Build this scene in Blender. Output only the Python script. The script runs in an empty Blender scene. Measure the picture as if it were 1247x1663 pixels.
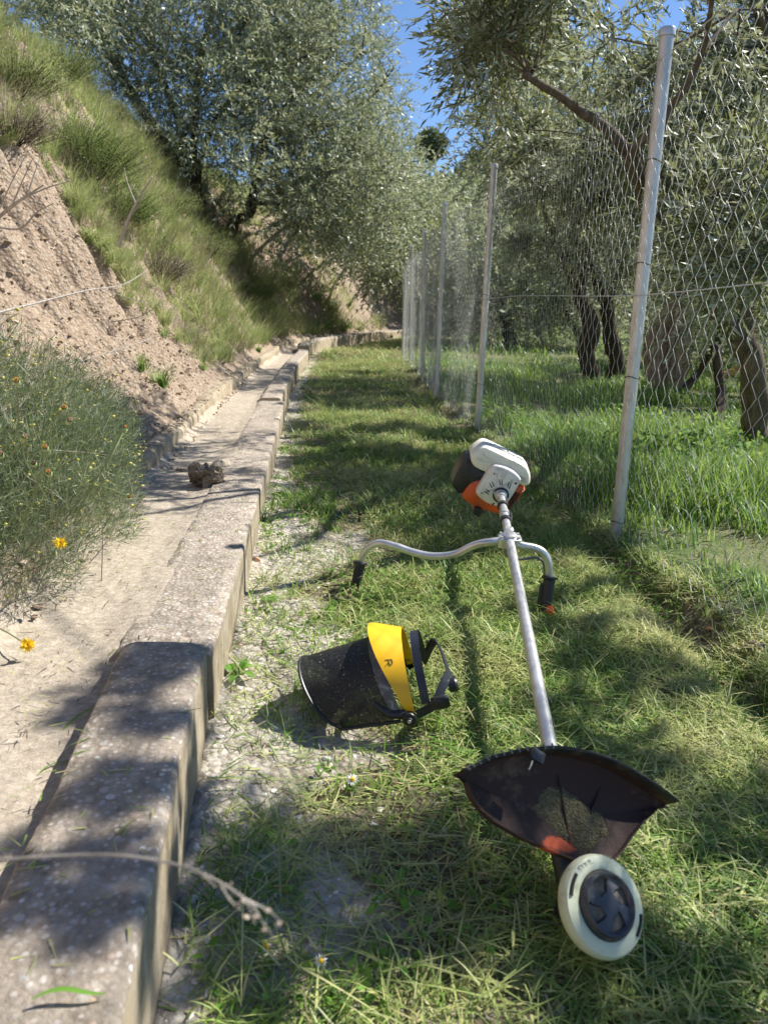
import bpy, math, random
import numpy as np
from mathutils import Vector, Matrix

scene = bpy.context.scene
col = scene.collection
R = math.radians

# ------------------------------------------------------------------ camera
PITCH, ROLL, FPX, CH = R(14), R(1.6), 1249.0, 0.80
cam = bpy.data.cameras.new('camera')
cam.sensor_fit = 'VERTICAL'; cam.sensor_height = 36; cam.lens = 36 * FPX / 1663
cam.clip_start = 0.02; cam.clip_end = 600
cam.dof.use_dof = True; cam.dof.focus_distance = 2.1; cam.dof.aperture_fstop = 7
camo = bpy.data.objects.new('camera', cam); col.objects.link(camo)
U = Vector((0, math.sin(PITCH), math.cos(PITCH))); X = Vector((1, 0, 0)); Fw = Vector((0, math.cos(PITCH), -math.sin(PITCH)))
cr = X * math.cos(ROLL) + U * math.sin(ROLL); cu = -X * math.sin(ROLL) + U * math.cos(ROLL)
M = Matrix((cr, cu, -Fw)).transposed().to_4x4(); M.translation = (0, 0, CH)
camo.matrix_world = M
scene.camera = camo

# ------------------------------------------------------------------ sun and sky
SAZ = Vector((0.88, 0.47, 0)).normalized(); SEL = R(47)
sunv = Vector((SAZ.x * math.cos(SEL), SAZ.y * math.cos(SEL), math.sin(SEL)))
sd = bpy.data.lights.new('sun', 'SUN'); sd.energy = 5.0; sd.angle = R(0.53); sd.color = (1, .965, .9)
so = bpy.data.objects.new('sun', sd); col.objects.link(so)
so.rotation_euler = sunv.to_track_quat('Z', 'Y').to_euler(); so.location = (3, 3, 8)
w = bpy.data.worlds.new('World'); scene.world = w; w.use_nodes = True
nt = w.node_tree; bgn = nt.nodes['Background']
sky = nt.nodes.new('ShaderNodeTexSky'); sky.sky_type = 'NISHITA'; sky.sun_disc = False
sky.sun_elevation = SEL; sky.sun_rotation = math.atan2(SAZ.x, SAZ.y)
sky.air_density = 1.0; sky.dust_density = 0.1; sky.ozone_density = 6.0; sky.altitude = 1800
nt.links.new(sky.outputs[0], bgn.inputs[0]); bgn.inputs[1].default_value = 0.095
scene.view_settings.view_transform = 'Standard'; scene.view_settings.look = 'None'
scene.view_settings.exposure = 0.86; scene.view_settings.gamma = 1
scene.cycles.max_bounces = 7; scene.cycles.transparent_max_bounces = 12
scene.cycles.diffuse_bounces = 4
scene.cycles.use_denoising = True

# ------------------------------------------------------------------ helpers
def ray(px, py):
    a = (px - 623.5) / FPX; b = -(py - 831.5) / FPX
    return (Fw + cr * a + cu * b)
def at(px, py, Y):
    r = ray(px, py); t = Y / r.y
    return Vector((0, 0, CH)) + r * t
def atz(px, py, z):
    r = ray(px, py); return Vector((0, 0, CH)) + r * ((z - CH) / r.z)
def proj(P):
    P = np.asarray(P, float) - np.array([0, 0, CH])
    a = P @ np.array(cr); b = P @ np.array(cu); f = P @ np.array(Fw)
    f = np.where(f < 1e-3, 1e-3, f)
    return 623.5 + FPX * a / f, 831.5 - FPX * b / f, f
def inpoly(x, y, poly):
    x = np.asarray(x, float); y = np.asarray(y, float)
    r = np.zeros(x.shape, bool); n = len(poly)
    for i in range(n):
        x1, y1 = poly[i]; x2, y2 = poly[(i + 1) % n]
        if y1 == y2: continue
        c = ((y1 > y) != (y2 > y)) & (x < (x2 - x1) * (y - y1) / (y2 - y1) + x1)
        r ^= c
    return r
def _hash(ix, iy, seed):
    n = (ix.astype(np.int64) * 374761393 + iy.astype(np.int64) * 668265263 + seed * 1442695041) & 0x7fffffff
    n = ((n ^ (n >> 13)) * 1274126177) & 0x7fffffff
    return ((n ^ (n >> 16)) & 0xffff) / 65535.0
def vnoise(x, y, seed=0):
    x = np.asarray(x, float); y = np.asarray(y, float)
    ix = np.floor(x).astype(np.int64); iy = np.floor(y).astype(np.int64)
    fx = x - ix; fy = y - iy
    fx = fx * fx * (3 - 2 * fx); fy = fy * fy * (3 - 2 * fy)
    a = _hash(ix, iy, seed); b = _hash(ix + 1, iy, seed); c = _hash(ix, iy + 1, seed); d = _hash(ix + 1, iy + 1, seed)
    return (a * (1 - fx) + b * fx) * (1 - fy) + (c * (1 - fx) + d * fx) * fy - .5
def fbm(x, y, seed=0, o=4):
    s = 0; a = 1; f = 1
    for i in range(o):
        s = s + a * vnoise(np.asarray(x) * f + 17.3 * i, np.asarray(y) * f - 9.1 * i, seed + i); a *= .5; f *= 2.03
    return s

class MB:
    """collects vertices, quads and triangles and links them as one mesh object"""
    def __init__(s): s.v = []; s.q = []; s.t = []; s.n = 0; s.qm = []; s.tm = []
    def add(s, v, q=None, t=None, m=0):
        v = np.asarray(v, np.float32).reshape(-1, 3)
        if q is not None and len(q): q = np.asarray(q, np.int64); s.q.append(q + s.n); s.qm.append(np.full(len(q), m))
        if t is not None and len(t): t = np.asarray(t, np.int64); s.t.append(t + s.n); s.tm.append(np.full(len(t), m))
        s.v.append(v); s.n += len(v)
    def tube(s, pts, rad, sides=6, cap=True, m=0, squash=None):
        P = np.array([tuple(p) for p in pts], float); n = len(P)
        rad = np.broadcast_to(np.asarray(rad, float), (n,))
        T = np.gradient(P, axis=0); T /= (np.linalg.norm(T, axis=1)[:, None] + 1e-9)
        ref = np.array([0, 0, 1.]) if abs(T[0][2]) < .9 else np.array([1., 0, 0])
        A = np.cross(T[0], ref); A /= np.linalg.norm(A); vs = []
        for i in range(n):
            A = A - T[i] * A.dot(T[i]); A /= (np.linalg.norm(A) + 1e-9); B = np.cross(T[i], A)
            an = np.arange(sides) * 2 * math.pi / sides
            vs.append(P[i] + rad[i] * (np.cos(an)[:, None] * A + np.sin(an)[:, None] * B))
        V = np.concatenate(vs); q = []
        for i in range(n - 1):
            for k in range(sides):
                k2 = (k + 1) % sides; q.append((i * sides + k, i * sides + k2, (i + 1) * sides + k2, (i + 1) * sides + k))
        t = []
        if cap:
            V = np.concatenate([V, P[:1], P[-1:]]); c0 = n * sides
            for k in range(sides):
                k2 = (k + 1) % sides; t.append((c0, k2, k)); t.append((c0 + 1, (n - 1) * sides + k, (n - 1) * sides + k2))
        s.add(V, q, t, m)
    def lathe(s, prof, O, ax, n=32, m=0, refx=None):
        """prof: (radius, distance along ax)"""
        ax = Vector(ax).normalized(); rx = Vector(refx) if refx else (Vector((1, 0, 0)) if abs(ax.x) < .9 else Vector((0, 1, 0)))
        A = (rx - ax * rx.dot(ax)).normalized(); B = ax.cross(A); O = Vector(O); V = []
        for r_, d in prof:
            for k in range(n):
                a = 2 * math.pi * k / n; V.append(tuple(O + ax * d + (A * math.cos(a) + B * math.sin(a)) * max(r_, 1e-5)))
        q = [(i * n + k, i * n + (k + 1) % n, (i + 1) * n + (k + 1) % n, (i + 1) * n + k) for i in range(len(prof) - 1) for k in range(n)]
        s.add(V, q, None, m)
    def box(s, c, a, b, d, m=0, bev=.12):
        """box with chamfered edges: centre c, half-axis vectors a, b, d"""
        c = Vector(c); a = Vector(a); b = Vector(b); d = Vector(d)
        k = 1 - bev
        pr = [(-1, k), (-k, 1), (k, 1), (1, k)]
        V = []; loop = [(k, 1), (1, k), (1, -k), (k, -1), (-k, -1), (-1, -k), (-1, k), (-k, 1)]
        lv = [(-1, k), (-k, 1), (k, 1), (1, k)]
        for z, sc in lv:
            for x, y in loop: V.append(tuple(c + a * x * sc + b * y * sc + d * z))
        q = [(i * 8 + j, i * 8 + (j + 1) % 8, (i + 1) * 8 + (j + 1) % 8, (i + 1) * 8 + j) for i in range(3) for j in range(8)]
        V.append(tuple(c - d)); V.append(tuple(c + d))
        t = [(32, (j + 1) % 8, j) for j in range(8)] + [(33, 24 + j, 24 + (j + 1) % 8) for j in range(8)]
        s.add(V, q, t, m)
    def loft(s, poly, rings, O, ex, ey, ez, m=0, capa=True, capb=True):
        """2D outline swept through rings of (depth, inset)"""
        P = np.array(poly, float); n = len(P); c = P.mean(0)
        nx = np.roll(P, -1, 0) - np.roll(P, 1, 0); nr = np.stack([nx[:, 1], -nx[:, 0]], 1); nr /= np.linalg.norm(nr, axis=1)[:, None] + 1e-9
        if ((P - c) * nr).sum() < 0: nr = -nr
        O, ex, ey, ez = [np.array(v, float) for v in (O, ex, ey, ez)]; V = []
        for dp, ins in rings:
            Q = P - nr * ins; V.append(O + Q[:, :1] * ex + Q[:, 1:] * ey + dp * ez)
        q = [(i * n + k, i * n + (k + 1) % n, (i + 1) * n + (k + 1) % n, (i + 1) * n + k) for i in range(len(rings) - 1) for k in range(n)]
        V = np.concatenate(V); t = []
        b = len(V)
        if capa: V = np.concatenate([V, [V[:n].mean(0)]]); t += [(b, (k + 1) % n, k) for k in range(n)]; b += 1
        if capb: L = (len(rings) - 1) * n; V = np.concatenate([V, [V[L:L + n].mean(0)]]); t += [(b, L + k, L + (k + 1) % n) for k in range(n)]
        s.add(V, q, t, m)
    def build(s, name, mats, parent=None, smooth=True, sharp=35, origin=None):
        V = np.concatenate(s.v); o3 = None
        if origin is not None: V = V - np.array(origin, np.float32)
        me = bpy.data.meshes.new(name)
        Q = np.concatenate(s.q) if s.q else np.zeros((0, 4), np.int64); T = np.concatenate(s.t) if s.t else np.zeros((0, 3), np.int64)
        me.vertices.add(len(V)); me.vertices.foreach_set('co', V.astype(np.float32).ravel())
        me.loops.add(Q.size + T.size); me.loops.foreach_set('vertex_index', np.concatenate([Q.ravel(), T.ravel()]).astype(np.int32))
        nq, ntr = len(Q), len(T)
        me.polygons.add(nq + ntr)
        ls = np.concatenate([np.arange(nq) * 4, nq * 4 + np.arange(ntr) * 3]).astype(np.int32)
        me.polygons.foreach_set('loop_start', ls)
        mi = np.concatenate((s.qm or [np.zeros(0)]) + (s.tm or [np.zeros(0)])).astype(np.int32)
        me.polygons.foreach_set('material_index', mi)
        me.polygons.foreach_set('use_smooth', np.full(nq + ntr, smooth))
        me.update(calc_edges=True); me.validate()
        if smooth and sharp and nq + ntr < 60000: me.set_sharp_from_angle(angle=R(sharp))
        for m_ in (mats if isinstance(mats, (list, tuple)) else [mats]): me.materials.append(m_)
        o = bpy.data.objects.new(name, me); col.objects.link(o)
        if origin is not None: o.location = origin
        if parent is not None: o.parent = parent; 
        if parent is not None and origin is None: o.matrix_parent_inverse = Matrix.Translation(-parent.location) if parent.rotation_euler.z == 0 else parent.matrix_basis.inverted()
        return o
def tag(o, label=None, cat=None, group=None, kind=None):
    if label: o['label'] = label
    if cat: o['category'] = cat
    if group: o['group'] = group
    if kind: o['kind'] = kind
    return o
def empty(name, loc, label, cat, group=None):
    o = bpy.data.objects.new(name, None); col.objects.link(o); o.location = loc; o.empty_display_size = .1
    return tag(o, label, cat, group)
def smoothpts(pts, n=8):
    P = [np.array(tuple(p), float) for p in pts]; P = [2 * P[0] - P[1]] + P + [2 * P[-1] - P[-2]]; out = []
    for i in range(1, len(P) - 2):
        for j in range(n):
            t = j / n; p0, p1, p2, p3 = P[i - 1:i + 3]
            out.append(.5 * ((2 * p1) + (-p0 + p2) * t + (2 * p0 - 5 * p1 + 4 * p2 - p3) * t * t + (-p0 + 3 * p1 - 3 * p2 + p3) * t ** 3))
    out.append(P[-2]); return np.array(out)
def chaikin(P, k=2):
    P = np.array(P, float)
    for _ in range(k):
        Q = np.roll(P, -1, 0); P = np.stack([P * .75 + Q * .25, P * .25 + Q * .75], 1).reshape(-1, P.shape[1])
    return P

# ------------------------------------------------------------------ materials
def new_mat(name):
    m = bpy.data.materials.new(name); m.use_nodes = True; nt = m.node_tree
    return m, nt, nt.nodes['Principled BSDF'], nt.nodes['Material Output']
def ramp(nt, fac, cols, interp='LINEAR'):
    r = nt.nodes.new('ShaderNodeValToRGB'); r.color_ramp.interpolation = interp
    e = r.color_ramp.elements
    while len(e) < len(cols): e.new(.5)
    for i, (p, c) in enumerate(cols): e[i].position = p; e[i].color = (*c, 1)
    nt.links.new(fac, r.inputs[0]); return r.outputs[0]
def noise(nt, sc, det=5, rough=.6, dist=0, vec=None):
    n = nt.nodes.new('ShaderNodeTexNoise'); n.inputs['Scale'].default_value = sc; n.inputs['Detail'].default_value = det
    n.inputs['Roughness'].default_value = rough; n.inputs['Distortion'].default_value = dist
    if vec is None: vec = coord(nt)
    nt.links.new(vec, n.inputs['Vector']); return n.outputs['Fac']
def coord(nt, sc=None):
    t = nt.nodes.new('ShaderNodeNewGeometry').outputs['Position']
    if sc:
        mp = nt.nodes.new('ShaderNodeMapping'); mp.inputs['Scale'].default_value = sc; nt.links.new(t, mp.inputs[0]); return mp.outputs[0]
    return t
def mix(nt, a, b, fac, mode='MIX'):
    m = nt.nodes.new('ShaderNodeMix'); m.data_type = 'RGBA'; m.blend_type = mode
    for sock, v in ((m.inputs['Factor'], fac), (m.inputs[6], a), (m.inputs[7], b)):
        if hasattr(v, 'links'): nt.links.new(v, sock)
        elif isinstance(v, tuple): sock.default_value = (*v, 1)
        else: sock.default_value = v
    return m.outputs[2]
def bump(nt, bs, h, st=.5, dist=.01):
    b = nt.nodes.new('ShaderNodeBump'); b.inputs['Strength'].default_value = st; b.inputs['Distance'].default_value = dist
    nt.links.new(h, b.inputs['Height']); nt.links.new(b.outputs[0], bs.inputs['Normal']); return b
def plain(name, c, rough=.5, metal=0, var=.15, sc=30, bmp=0, dirt=None, dsc=12, dth=(.5, .65), spec=.5):
    m, nt, bs, out = new_mat(name)
    c1 = tuple(x * (1 - var) for x in c); c2 = tuple(min(1, x * (1 + var)) for x in c)
    o = ramp(nt, noise(nt, sc), [(.3, c1), (.7, c2)])
    if dirt: o = mix(nt, o, dirt, ramp(nt, noise(nt, dsc, 8, .7), [(dth[0], (0, 0, 0)), (dth[1], (1, 1, 1))]))
    nt.links.new(o, bs.inputs['Base Color']); bs.inputs['Roughness'].default_value = rough; bs.inputs['Metallic'].default_value = metal
    bs.inputs['Specular IOR Level'].default_value = spec
    if bmp: bump(nt, bs, noise(nt, sc * 3), bmp, .002)
    return m
def leafmat(name, cols, under=None, tr=.3, rough=.45, patch=None, psc=3, spec=.4, dry=None):
    """leaf or blade material: a random tone per leaf, light passing through"""
    m, nt, bs, out = new_mat(name)
    g = nt.nodes.new('ShaderNodeNewGeometry')
    c = ramp(nt, g.outputs['Random Per Island'], cols)
    if patch: c = mix(nt, c, patch, ramp(nt, noise(nt, psc, 3), [(.46, (0, 0, 0)), (.62, (.85, .85, .85))]))
    if under: c = mix(nt, c, under, g.outputs['Backfacing'])
    nt.links.new(c, bs.inputs['Base Color']); bs.inputs['Roughness'].default_value = rough; bs.inputs['Specular IOR Level'].default_value = spec
    if tr:
        t = nt.nodes.new('ShaderNodeBsdfTranslucent'); nt.links.new(mix(nt, c, (1, 1, .35), .25, 'MIX'), t.inputs[0])
        mx = nt.nodes.new('ShaderNodeMixShader'); mx.inputs[0].default_value = tr
        nt.links.new(bs.outputs[0], mx.inputs[1]); nt.links.new(t.outputs[0], mx.inputs[2]); nt.links.new(mx.outputs[0], out.inputs[0])
    return m

def m_soil(name, base, dark, light, pebble=.5, green=None, sc=1.0, bst=.9):
    m, nt, bs, out = new_mat(name)
    n1 = noise(nt, 2.2 * sc, 6, .65); n2 = noise(nt, 38 * sc, 8, .75)
    c = ramp(nt, n1, [(.3, dark), (.5, base), (.72, light)])
    c = mix(nt, c, ramp(nt, n2, [(.3, tuple(x * .45 for x in base)), (.5, base), (.7, tuple(min(1, x * 1.35) for x in light))]), .6)
    v = nt.nodes.new('ShaderNodeTexVoronoi'); v.inputs['Scale'].default_value = 75 * sc; nt.links.new(coord(nt), v.inputs['Vector'])
    hs = nt.nodes.new('ShaderNodeHueSaturation'); hs.inputs['Saturation'].default_value = .25; hs.inputs['Value'].default_value = .9
    nt.links.new(v.outputs['Color'], hs.inputs['Color'])
    pm = ramp(nt, v.outputs['Distance'], [(.25, (pebble,) * 3), (.42, (0, 0, 0))])
    c = mix(nt, c, mix(nt, hs.outputs[0], light, .55), pm)
    if green: c = mix(nt, c, green, ramp(nt, noise(nt, 1.4, 6, .7), [(.47, (0, 0, 0)), (.6, (.8, .8, .8))]))
    nt.links.new(c, bs.inputs['Base Color']); bs.inputs['Roughness'].default_value = .95; bs.inputs['Specular IOR Level'].default_value = .15
    ma = nt.nodes.new('ShaderNodeMath'); ma.operation = 'SUBTRACT'; nt.links.new(n2, ma.inputs[0]); nt.links.new(v.outputs['Distance'], ma.inputs[1])
    bump(nt, bs, ma.outputs[0] if pebble > .15 else n2, bst, .012)
    return m
# ------------------------------------------------------------------ the lie of the land
_xw = [(-3, .10), (0, -.17), (.6, -.235), (1.45, -.352), (2.3, -.435), (3.45, -.55), (5.9, -.79), (8, -.97), (10, -1.13), (12.3, -1.24), (13.5, -1.40), (15, -1.42), (16.5, -1.36), (18, -1.2), (21, -.72), (24, -.1), (28, 1.1), (34, 3.2), (60, 13), (180, 60)]
_g = [(-3, 0), (0, 0), (2.9, .0), (5.6, .04), (7.8, .065), (10.2, .092), (12.7, .135), (14.4, .155), (20, .19), (25, .25), (30, .4), (40, .9), (60, 2), (180, 8)]
_xf = [(-3, 1.36), (0, 1.12), (2.88, .90), (5.63, .67), (7.81, .492), (10.23, .43), (12.66, .34), (14.36, .26), (16.8, .36), (19.4, .72), (22, 1.25), (25, 2.0), (28.3, 3.0), (32, 4.3), (60, 16), (180, 66)]
def xw(Y): return np.interp(Y, *zip(*_xw))
def gz(Y): return np.interp(Y, *zip(*_g))
def xf(Y): return np.interp(Y, *zip(*_xf))
def bankp(t, Y):
    a = np.where(t < .3, .75 * t, .225 + 1.5 * (t - .3))
    a = np.where(t > 2.25, .225 + 1.5 * 1.95 + .6 * (t - 2.25), a)
    a = np.where(t > 3.8, .225 + 1.5 * 1.95 + .93 + .10 * (t - 3.8), a)
    return a
def H(x, Y):
    x = np.asarray(x, float); Y = np.asarray(Y, float)
    x, Y = np.broadcast_arrays(x, Y)
    s = x - xw(Y); f = x - xf(Y); g = gz(Y)
    # mown path, lumpy, with a shallow hollow and a little ditch along the fence
    z = g + .035 * fbm(x * 2.2, Y * 2.2, 3) + .012 * fbm(x * 11, Y * 11, 5)
    di = np.exp(-((f + .11 + .10 * fbm(Y * 1.3, x * 0 + 1, 14)) / .075) ** 2) * (.015 + .075 * np.clip(fbm(x * .5, Y * 1.3, 8) + .1, 0, 1)) * np.where(Y < 12, 1, .3)
    z = z - di
    # orchard side
    fo = np.clip(f, 0, None)
    zo = g + (.02 + .10 * fbm(x * 2.5, Y * 2.5, 12)) * np.exp(-((f - .1) / .24) ** 2) + .05 * fbm(x * 1.3, Y * 1.3, 9) - .012 * np.clip(fo, 0, 6)
    zo = zo + .30 * np.clip(x - 18, 0, 60) * np.clip((Y - 6) / 20, 0, 1)
    wgt = np.clip((f + .08) / .16, 0, 1); z = z * (1 - wgt) + zo * wgt
    # bank on the uphill side of the channel
    t = np.clip(-(s + .56), 0, None)
    amp = np.clip(t / .8, 0, 1)
    zb = g + .215 + bankp(t, Y) + amp * (.38 * fbm(x * .55, Y * .55, 21) + .16 * fbm(Y * 1.7, t * 1.2, 25) + .09 * fbm(x * 4, Y * 4, 23) - .17 * np.clip(1 - np.abs(fbm(Y * 2.6, t * .9, 27)) * 5, 0, 1)) + np.clip(t / .2, 0, 1) * (.07 * fbm(x * 9, Y * 9, 24) + .05 * fbm(Y * 20, t * 20, 29, 2) - .24 * np.clip(fbm(Y * 9, t * 9, 28) - .22, 0, 1))
    z = np.where(s < -.56, zb, np.where(s < 0, g - .02, z))
    # the far hill
    hh = np.clip(Y - 34, 0, None); hill = .36 * hh - .0009 * hh ** 2 - .02 * np.clip(x - 4, -10, 30) + .05 * np.clip(x - 30, 0, 60)
    hill = np.where(hh > 95, hill - .3 * (hh - 95), hill)
    return z + np.clip(hh / 12, 0, 1) * np.clip(hill + 2.2 * fbm(x * .06, Y * .06, 31), 0, None) * np.where(s < -.56, np.clip(1 - (-s - .56) / 14, 0, .6), 1)
def hit(px, py, far=140):
    r = ray(px, py); t = np.concatenate([np.arange(.4, 12, .01), np.arange(12, far, .05)]) 
    P = np.array([0, 0, CH]) + t[:, None] * np.array(r)
    b = P[:, 2] < H(P[:, 0], P[:, 1])
    i = int(np.argmax(b)) if b.any() else len(t) - 1
    return Vector(P[i])
def gp(px, py, dz=0):
    p = hit(px, py); p.z += dz; return p

MAT = {}
MAT['path'] = m_soil('path_soil', (.30, .25, .17), (.20, .165, .10), (.46, .41, .32), .7)
MAT['gravel_strip'] = m_soil('pale_gravelly_soil', (.50, .46, .39), (.40, .35, .28), (.66, .62, .55), .8)
MAT['bank'] = m_soil('crumbling_earth', (.30, .225, .16), (.185, .13, .09), (.42, .335, .25), .35, None, .6)
MAT['orchard'] = m_soil('orchard_soil', (.16, .16, .07), (.10, .11, .045), (.26, .22, .13), .3, (.08, .14, .03))
MAT['hill'] = m_soil('hill_scrub_ground', (.17, .16, .09), (.10, .12, .05), (.30, .26, .16), .2, (.07, .10, .03), .08)
# the path runs from pale gravel beside the wall to soil in the middle: one material blended over the width by patchy noise
def m_path():
    m, nt, bs, out = new_mat('path_gravel_and_soil')
    at_ = nt.nodes.new('ShaderNodeAttribute'); at_.attribute_name = 'wall_distance'
    n2 = noise(nt, 45, 8, .75)
    a = ramp(nt, n2, [(.28, (.22, .185, .13)), (.5, (.52, .465, .38)), (.72, (.74, .69, .60))])
    b = ramp(nt, n2, [(.3, (.07, .055, .03)), (.5, (.19, .155, .09)), (.7, (.34, .30, .19))])
    pn = noise(nt, 3.1, 5, .65)
    ad = nt.nodes.new('ShaderNodeMath'); ad.operation = 'MULTIPLY_ADD'; nt.links.new(pn, ad.inputs[0]); ad.inputs[1].default_value = 1.3
    nt.links.new(at_.outputs['Fac'], ad.inputs[2])
    k = ramp(nt, ad.outputs[0], [(.80, (0, 0, 0)), (1.0, (1, 1, 1))])
    c = mix(nt, a, b, k)
    v = nt.nodes.new('ShaderNodeTexVoronoi'); v.inputs['Scale'].default_value = 62; nt.links.new(coord(nt), v.inputs['Vector'])
    hs = nt.nodes.new('ShaderNodeHueSaturation'); hs.inputs['Saturation'].default_value = .2; hs.inputs['Value'].default_value = 1.1; nt.links.new(v.outputs['Color'], hs.inputs['Color'])
    c = mix(nt, c, mix(nt, hs.outputs[0], (.62, .56, .47), .8), ramp(nt, v.outputs['Distance'], [(.16, (.35,) * 3), (.3, (0, 0, 0))]))
    nt.links.new(c, bs.inputs['Base Color']); bs.inputs['Roughness'].default_value = .95; bs.inputs['Specular IOR Level'].default_value = .15
    ma = nt.nodes.new('ShaderNodeMath'); ma.operation = 'SUBTRACT'; nt.links.new(n2, ma.inputs[0]); nt.links.new(v.outputs['Distance'], ma.inputs[1])
    bump(nt, bs, ma.outputs[0], 1, .012)
    return m
MAT['path'] = m_path()

def sheet(name, us, Ys, fx, mat, attr=False):
    uu, YY = np.meshgrid(us, Ys); XX = fx(uu, YY); ZZ = H(XX, YY)
    ny, nx = uu.shape; idx = np.arange(nx * ny).reshape(ny, nx)
    q = np.stack([idx[:-1, :-1], idx[:-1, 1:], idx[1:, 1:], idx[1:, :-1]], -1).reshape(-1, 4)
    b = MB(); b.add(np.stack([XX, YY, ZZ], -1), q)
    o = b.build(name, mat, sharp=None); tag(o, kind='structure')
    if attr:
        a = o.data.attributes.new('wall_distance', 'FLOAT', 'POINT'); a.data.foreach_set('value', ((XX - xw(YY)) * (1 + 1.3 * np.clip((YY - 2.9) / 1.4, 0, 1))).astype(np.float32).ravel())
    return o
Yn = np.concatenate([np.arange(-2.5, .4, .1), np.arange(.4, 3.2, .012), np.arange(3.2, 8, .03), np.arange(8, 16, .07), np.arange(16, 34, .2), np.arange(34, 160, 1.5)])
Yb = np.concatenate([np.arange(-2.5, 1, .1), np.arange(1, 7, .022), np.arange(7, 22, .06), np.arange(22, 34, .2), np.arange(34, 160, 1.5)])
sheet('path', np.linspace(0, 1, 130), Yn, lambda u, Y: (xw(Y) - .03) + u * (xf(Y) + .04 - xw(Y) + .03), MAT['path'], True)
uo = np.concatenate([np.arange(0, 1, .025), np.arange(1, 6, .12), np.arange(6, 30, .8), np.arange(30, 140, 4)])
sheet('orchard_ground', uo, np.concatenate([np.arange(-2.5, .6, .1), np.arange(.6, 6, .03), np.arange(6, 16, .1), np.arange(16, 34, .3), np.arange(34, 160, 1.5)]), lambda u, Y: xf(Y) + .04 + u, MAT['orchard'])
ub = np.concatenate([np.arange(.565, 3.6, .025), np.arange(3.6, 8, .15), np.arange(8, 30, 1), np.arange(30, 110, 5)])
bank = sheet('bank', ub[ub < 3.75], Yb, lambda u, Y: xw(Y) - u, MAT['bank'])
sheet('bank_top', ub[ub > 3.55], Yb[::2], lambda u, Y: xw(Y) - u, MAT['orchard'])
sheet('channel_underlay', np.linspace(-.565, -.03, 8), Yb[::3], lambda u, Y: xw(Y) + u, MAT['bank'])

# ------------------------------------------------------------------ concrete irrigation channel
def m_aggregate():
    m, nt, bs, out = new_mat('exposed_aggregate_concrete')
    co = coord(nt); v = nt.nodes.new('ShaderNodeTexVoronoi'); v.inputs['Scale'].default_value = 95; nt.links.new(co, v.inputs['Vector'])
    v2 = nt.nodes.new('ShaderNodeTexVoronoi'); v2.inputs['Scale'].default_value = 42; nt.links.new(co, v2.inputs['Vector'])
    def peb(vv):
        s = nt.nodes.new('ShaderNodeSeparateColor'); nt.links.new(vv.outputs['Color'], s.inputs[0])
        return ramp(nt, s.outputs[0], [(0, (.30, .25, .21)), (.25, (.50, .43, .35)), (.5, (.68, .62, .55)), (.72, (.48, .46, .44)), (.86, (.60, .42, .30)), (1, (.86, .84, .80))])
    base = ramp(nt, noise(nt, 30, 8, .75), [(.3, (.15, .12, .09)), (.5, (.36, .30, .235)), (.72, (.54, .475, .39))])
    c = mix(nt, base, peb(v), ramp(nt, v.outputs['Distance'], [(.22, (.9,) * 3), (.42, (0,) * 3)]))
    c = mix(nt, c, peb(v2), mix(nt, ramp(nt, v2.outputs['Distance'], [(.2, (.8,) * 3), (.34, (0, 0, 0))]), (0, 0, 0), ramp(nt, noise(nt, 19, 4, .6), [(.42, (1, 1, 1)), (.56, (0, 0, 0))])))
    c = mix(nt, c, (.22, .19, .15), ramp(nt, noise(nt, 4.5, 8, .75), [(.48, (0, 0, 0)), (.64, (.7,) * 3)]))
    nt.links.new(c, bs.inputs['Base Color']); bs.inputs['Roughness'].default_value = .9; bs.inputs['Specular IOR Level'].default_value = .25
    ma = nt.nodes.new('ShaderNodeMath'); ma.operation = 'MULTIPLY_ADD'; nt.links.new(v.outputs['Distance'], ma.inputs[0]); ma.inputs[1].default_value = -.6
    nt.links.new(noise(nt, 90, 6, .8), ma.inputs[2]); bump(nt, bs, ma.outputs[0], .8, .007)
    return m
def m_formed():
    m, nt, bs, out = new_mat('board_formed_concrete')
    n1 = noise(nt, 5, 8, .7); st = noise(nt, 1, 6, .7, 0, coord(nt, (30, 30, 3)))
    c = ramp(nt, n1, [(.3, (.21, .165, .105)), (.5, (.34, .28, .19)), (.72, (.45, .39, .29))])
    c = mix(nt, c, (.55, .50, .42), ramp(nt, st, [(.52, (0, 0, 0)), (.68, (.6,) * 3)]))
    c = mix(nt, c, (.13, .11, .07), ramp(nt, noise(nt, 14, 8, .75), [(.56, (0, 0, 0)), (.7, (.65,) * 3)]))
    nt.links.new(c, bs.inputs['Base Color']); bs.inputs['Roughness'].default_value = .92; bs.inputs['Specular IOR Level'].default_value = .2
    bump(nt, bs, noise(nt, 70, 8, .75), .8, .006)
    return m
MAT['agg'] = m_aggregate(); MAT['formed'] = m_formed()
MAT['silt'] = m_soil('dried_channel_silt', (.41, .345, .265), (.29, .24, .175), (.53, .465, .375), .12, None, 1.6, .6)
chan = empty('irrigation_channel', (-.6, 2, 0), 'long silted concrete irrigation channel curving away along the foot of the earth bank', 'channel')
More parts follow.
